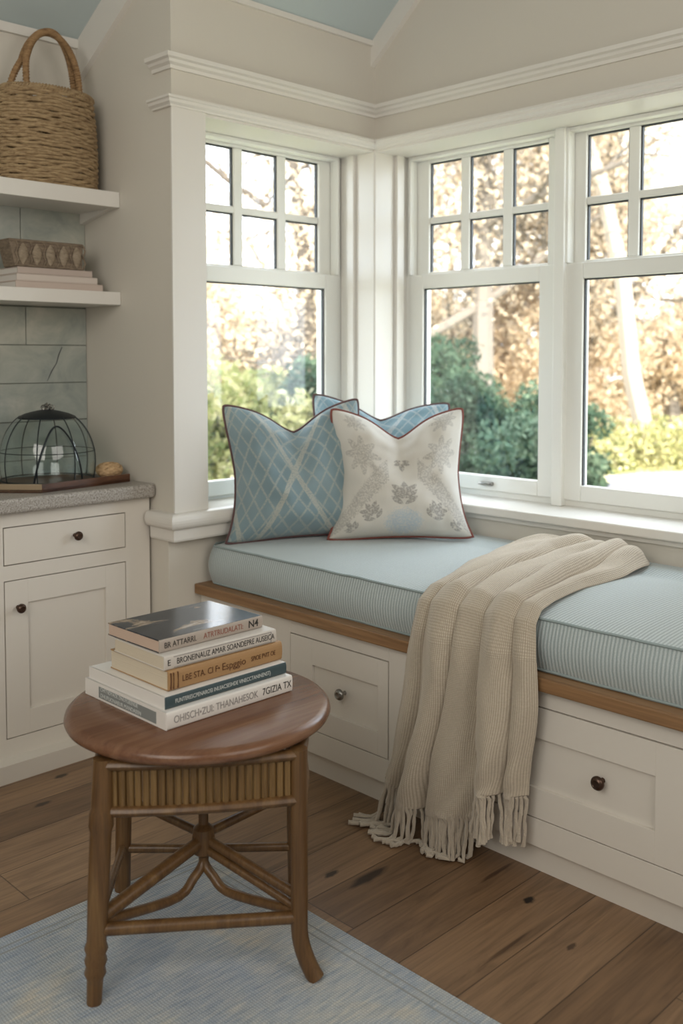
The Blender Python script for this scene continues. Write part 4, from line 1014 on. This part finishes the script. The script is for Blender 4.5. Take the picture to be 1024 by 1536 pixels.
# ---------------------------------------------------------------- outdoors
def leaf_mat(name, cols, trans=.35):
    m = mat(name, cols[0], 0.7)
    at = N(m, 'ShaderNodeAttribute', attribute_name='tint'); 
    r = ramp(m, at, 'Fac', [(i / (len(cols) - 1), c) for i, c in enumerate(cols)])
    nt = m.node_tree; out = nt.nodes['Material Output']; df = N(m, 'ShaderNodeBsdfDiffuse'); tl = N(m, 'ShaderNodeBsdfTranslucent'); mx = N(m, 'ShaderNodeMixShader'); mx.inputs[0].default_value = trans
    L(m, r, 'Color', df, 0); L(m, r, 'Color', tl, 0); L(m, df, 0, mx, 1); L(m, tl, 0, mx, 2); nt.links.new(mx.outputs[0], out.inputs['Surface']); nt.nodes.remove(bsdf(m)); return m
def leaves(name, cen, tint, size, m, parent=None, asp=.5):
    n = len(cen); a = rng.normal(size=(n, 3)); a /= np.linalg.norm(a, axis=1)[:, None]; b = rng.normal(size=(n, 3)); b -= a * (a * b).sum(1)[:, None]; b /= np.linalg.norm(b, axis=1)[:, None]
    s = (size * rng.uniform(.6, 1.3, n))[:, None]
    v = np.stack([cen - a * s, cen + b * s * asp, cen + a * s, cen - b * s * asp], 1).reshape(-1, 3)
    me = bpy.data.meshes.new(name); me.vertices.add(4 * n); me.vertices.foreach_set('co', v.astype(np.float32).ravel())
    me.loops.add(4 * n); me.loops.foreach_set('vertex_index', np.arange(4 * n, dtype=np.int32)); me.polygons.add(n)
    me.polygons.foreach_set('loop_start', np.arange(0, 4 * n, 4, dtype=np.int32)); me.update(calc_edges=True)
    at = me.attributes.new('tint', 'FLOAT', 'FACE'); at.data.foreach_set('value', tint.astype(np.float32)); return link(name, me, m, parent)
def blob(c, r, n, clumps=40, crad=.28):
    c = np.array(c); r = np.array(r); d = rng.normal(size=(clumps, 3)); d /= np.linalg.norm(d, axis=1)[:, None]
    cc = c + d * r * rng.uniform(.55, 1.0, (clumps, 1)); k = rng.integers(0, clumps, n)
    d2 = rng.normal(size=(n, 3)); d2 /= np.linalg.norm(d2, axis=1)[:, None]
    p = cc[k] + d2 * r.mean() * crad * rng.uniform(.5, 1.0, (n, 1)); t = np.clip(.5 + rng.normal(size=n) * .16 + (rng.normal(size=clumps) * .16)[k], 0, 1)
    return p, t
M_BARK = straw('bark', (0.19, 0.165, 0.14), (0.09, 0.08, 0.065)); M_BARKD = straw('dark_bark', (0.10, 0.085, 0.07), (0.05, 0.04, 0.035)); M_BARKP = straw('pale_bark', (0.42, 0.37, 0.31), (0.22, 0.185, 0.15))
GOLD = leaf_mat('golden_leaves', [(0.40, 0.31, 0.22), (0.60, 0.49, 0.36), (0.78, 0.67, 0.52), (0.86, 0.78, 0.66)], .5)
LIME = leaf_mat('yellow_green_leaves', [(0.10, 0.125, 0.05), (0.26, 0.28, 0.11), (0.46, 0.43, 0.21), (0.66, 0.61, 0.40)])
DARK = leaf_mat('conifer_leaves', [(0.02, 0.042, 0.028), (0.045, 0.080, 0.052), (0.085, 0.130, 0.085), (0.17, 0.22, 0.15)], .2)
G0 = -0.5
gm = mat('grass', (0.3, 0.3, 0.08), 0.9); n_ = N(gm, 'ShaderNodeTexNoise', Scale=2.0, Detail=6.0); L(gm, coords(gm), 0, n_, 'Vector'); L(gm, ramp(gm, n_, 'Fac', [(0.35, (0.26, 0.26, 0.14)), (0.6, (0.44, 0.40, 0.25))]), 'Color', bsdf(gm), 'Base Color')
o = boxes('lawn', [(-10, 60, -20, 60, G0 - .3, G0)], gm); S(o, 'garden ground')
dm = mat('asphalt', (0.17, 0.17, 0.19), 0.95, **{'Specular IOR Level': 0.05}); n_ = N(dm, 'ShaderNodeTexNoise', Scale=60.0, Detail=4.0); L(dm, coords(dm), 0, n_, 'Vector'); bump(dm, n_, 'Fac', .3)
o = prism('driveway', [(10.35, 7.15), (11.6, 6.95), (16, 2.6), (14, -3), (6, -3), (7.5, 4)], 2, G0 + .002, G0 + .02, dm); S(o, 'grey driveway')
def bush(name, label, c, r, n, size, m, group=None, extra=()):
    rt_ = root(name, label, 'bush', (c[0], c[1], G0), group)
    p, t = blob(c, r, n, 60)
    for (c2, r2, n2) in extra: p2, t2 = blob(c2, r2, n2, 40); p = np.vstack([p, p2]); t = np.concatenate([t, t2])
    p[:, 2] = np.maximum(p[:, 2], G0 + .02)
    leaves('foliage', p, t, size, m, rt_); bm = bmesh.new()
    for k in range(7):
        a = k * .9; tube_bm(bm, [(c[0] + .1 * math.cos(a), c[1] + .1 * math.sin(a), G0), (c[0] + r[0] * .35 * math.cos(a), c[1] + r[1] * .35 * math.sin(a), G0 + r[2] * .7), (c[0] + r[0] * .7 * math.cos(a), c[1] + r[1] * .7 * math.sin(a), c[2] + r[2] * .4)], [.035, .025, .008], 6)
    from_bm('stem', bm, M_BARK, rt_, smooth=True); reparent(rt_); return rt_
def tree(name, label, base, h, tr, spread, n, size, m, group=None, bark=M_BARK, lean=(0, 0), seed=0, depth=4, low=.3, leafr=.5):
    rnd = random.Random(seed); rt_ = root(name, label, 'tree', base, group); bm = bmesh.new(); tips = []
    def br(p, d, ln, rad, lv):
        pts = [p]; cur = p.copy(); dd = d.copy(); rs = [rad]; sg = 5
        for i in range(sg):
            dd = (dd + Vector((rnd.gauss(0, .13), rnd.gauss(0, .13), rnd.gauss(0, .08) + (.04 if lv else 0)))).normalized(); cur = cur + dd * ln / sg; pts.append(cur.copy()); rs.append(rad * (1 - .5 * (i + 1) / sg))
            if lv >= 1: tips.append(cur.copy())
            if lv < depth and (lv > 0 or (i + 1) / sg > low):
                for q in range(1 if lv else 2):
                    nd = Vector((rnd.gauss(0, 1), rnd.gauss(0, 1), rnd.gauss(0, .5) + .15)).normalized(); br(cur.copy(), (dd * .45 + nd * .85).normalized(), ln * rnd.uniform(.45, .62), rs[-1] * .55, lv + 1)
        tube_bm(bm, pts, rs, 7 if lv < 2 else 4)
    br(Vector(base), Vector((lean[0], lean[1], 1)).normalized(), h, tr, 0)
    from_bm('trunk', bm, bark, rt_, smooth=True)
    T = np.array([tuple(t) for t in tips]); k = rng.integers(0, len(T), n); cl_ = rng.normal(size=len(T)) * .15
    leaves('foliage', T[k] + rng.normal(size=(n, 3)) * leafr, np.clip(.55 + cl_[k] + rng.normal(size=n) * .15, 0, 1), size, m, rt_)
    reparent(rt_); return rt_
# shrubs close to the windows
bush('shrub', 'sunlit yellow green shrub filling the lower left window', (6.3, 8.3, .35), (1.5, 1.3, .95), 16000, .05, LIME, extra=[((5.0, 8.8, .5), (1.4, 1.2, 1.0), 9000)])
bush('conifer_bush', 'dark green conifer bush at the lower right of the left window', (7.45, 7.8, .30), (.72, .7, 1.0), 14000, .04, DARK)
bush('conifer_bush', 'dark green bush outside the middle window beneath the mossy tree', (7.6, 5.85, .25), (.95, .95, .72), 22000, .035, DARK, 'dark bushes outside the right windows', [((8.3, 6.9, .5), (.7, .7, .95), 9000)])
bush('conifer_bush', 'narrow dark green bush at the left edge of the rightmost window', (8.1, 5.18, .1), (.42, .42, .85), 9000, .032, DARK, 'dark bushes outside the right windows')
bush('low_shrub', 'low yellow shrub beside the driveway', (13.2, 8.7, -.35), (1.8, 1.4, .45), 8000, .05, LIME, extra=[((15.0, 7.6, -.3), (1.8, 1.2, .45), 7000)])
# trees
TG = 'golden trees beyond the garden'
tree('tree', 'mossy trunk tree in the middle window', (12.6, 9.35, G0), 6.5, .20, 1, 5000, .06, GOLD, TG, seed=3, lean=(.02, -.01), low=.35, depth=4)
tree('tree', 'pale leaning tree in the rightmost window', (15.0, 7.9, G0), 7.5, .17, 1, 6000, .07, GOLD, TG, M_BARKP, (-.07, .10), seed=11, low=.5)
for i, (x, y, hh, n, lb) in enumerate([(16.5, 10.6, 7.5, 22000, 'golden leaved tree between the middle and right windows'), (18.5, 9.2, 5.2, 14000, 'tan leaved tree behind the driveway'),
        (15.5, 12.6, 8, 16000, 'tall golden tree far behind the middle window'), (19.5, 12.2, 8.5, 12000, 'golden tree furthest back, right of the corner'), (12.4, 14.0, 4.4, 17000, 'golden tree right of centre in the left window'), (9.9, 13.6, 3.9, 17000, 'golden tree left of centre in the left window'),
        (11.2, 12.2, 6.5, 2200, 'bare branched tree rising into the sky of the left window'), (20.5, 7.6, 5.0, 12000, 'tan tree at the right edge behind the driveway')]):
    tree('tree', lb, (x, y, G0), hh, .17, 1, int(n * 1.7), .046, GOLD, TG, seed=20 + i, low=.15, leafr=.42, depth=4 if i in (0, 1, 6) else 3, bark=M_BARKD if i == 6 else M_BARK)
for i, (x, y, r_, lb) in enumerate([(17.5, 11.5, 2.6, 'golden hedge bank behind the middle window'), (21, 8.5, 2.8, 'golden hedge bank behind the driveway'), (12, 17, 2.6, 'golden hedge bank behind the left window'), (16.5, 15.0, 2.6, 'golden hedge bank beyond the corner')]):
    bush('hedge', lb, (x, y, 1.0), (r_, r_, 1.7), 45000, .06, GOLD, 'golden hedges far back')
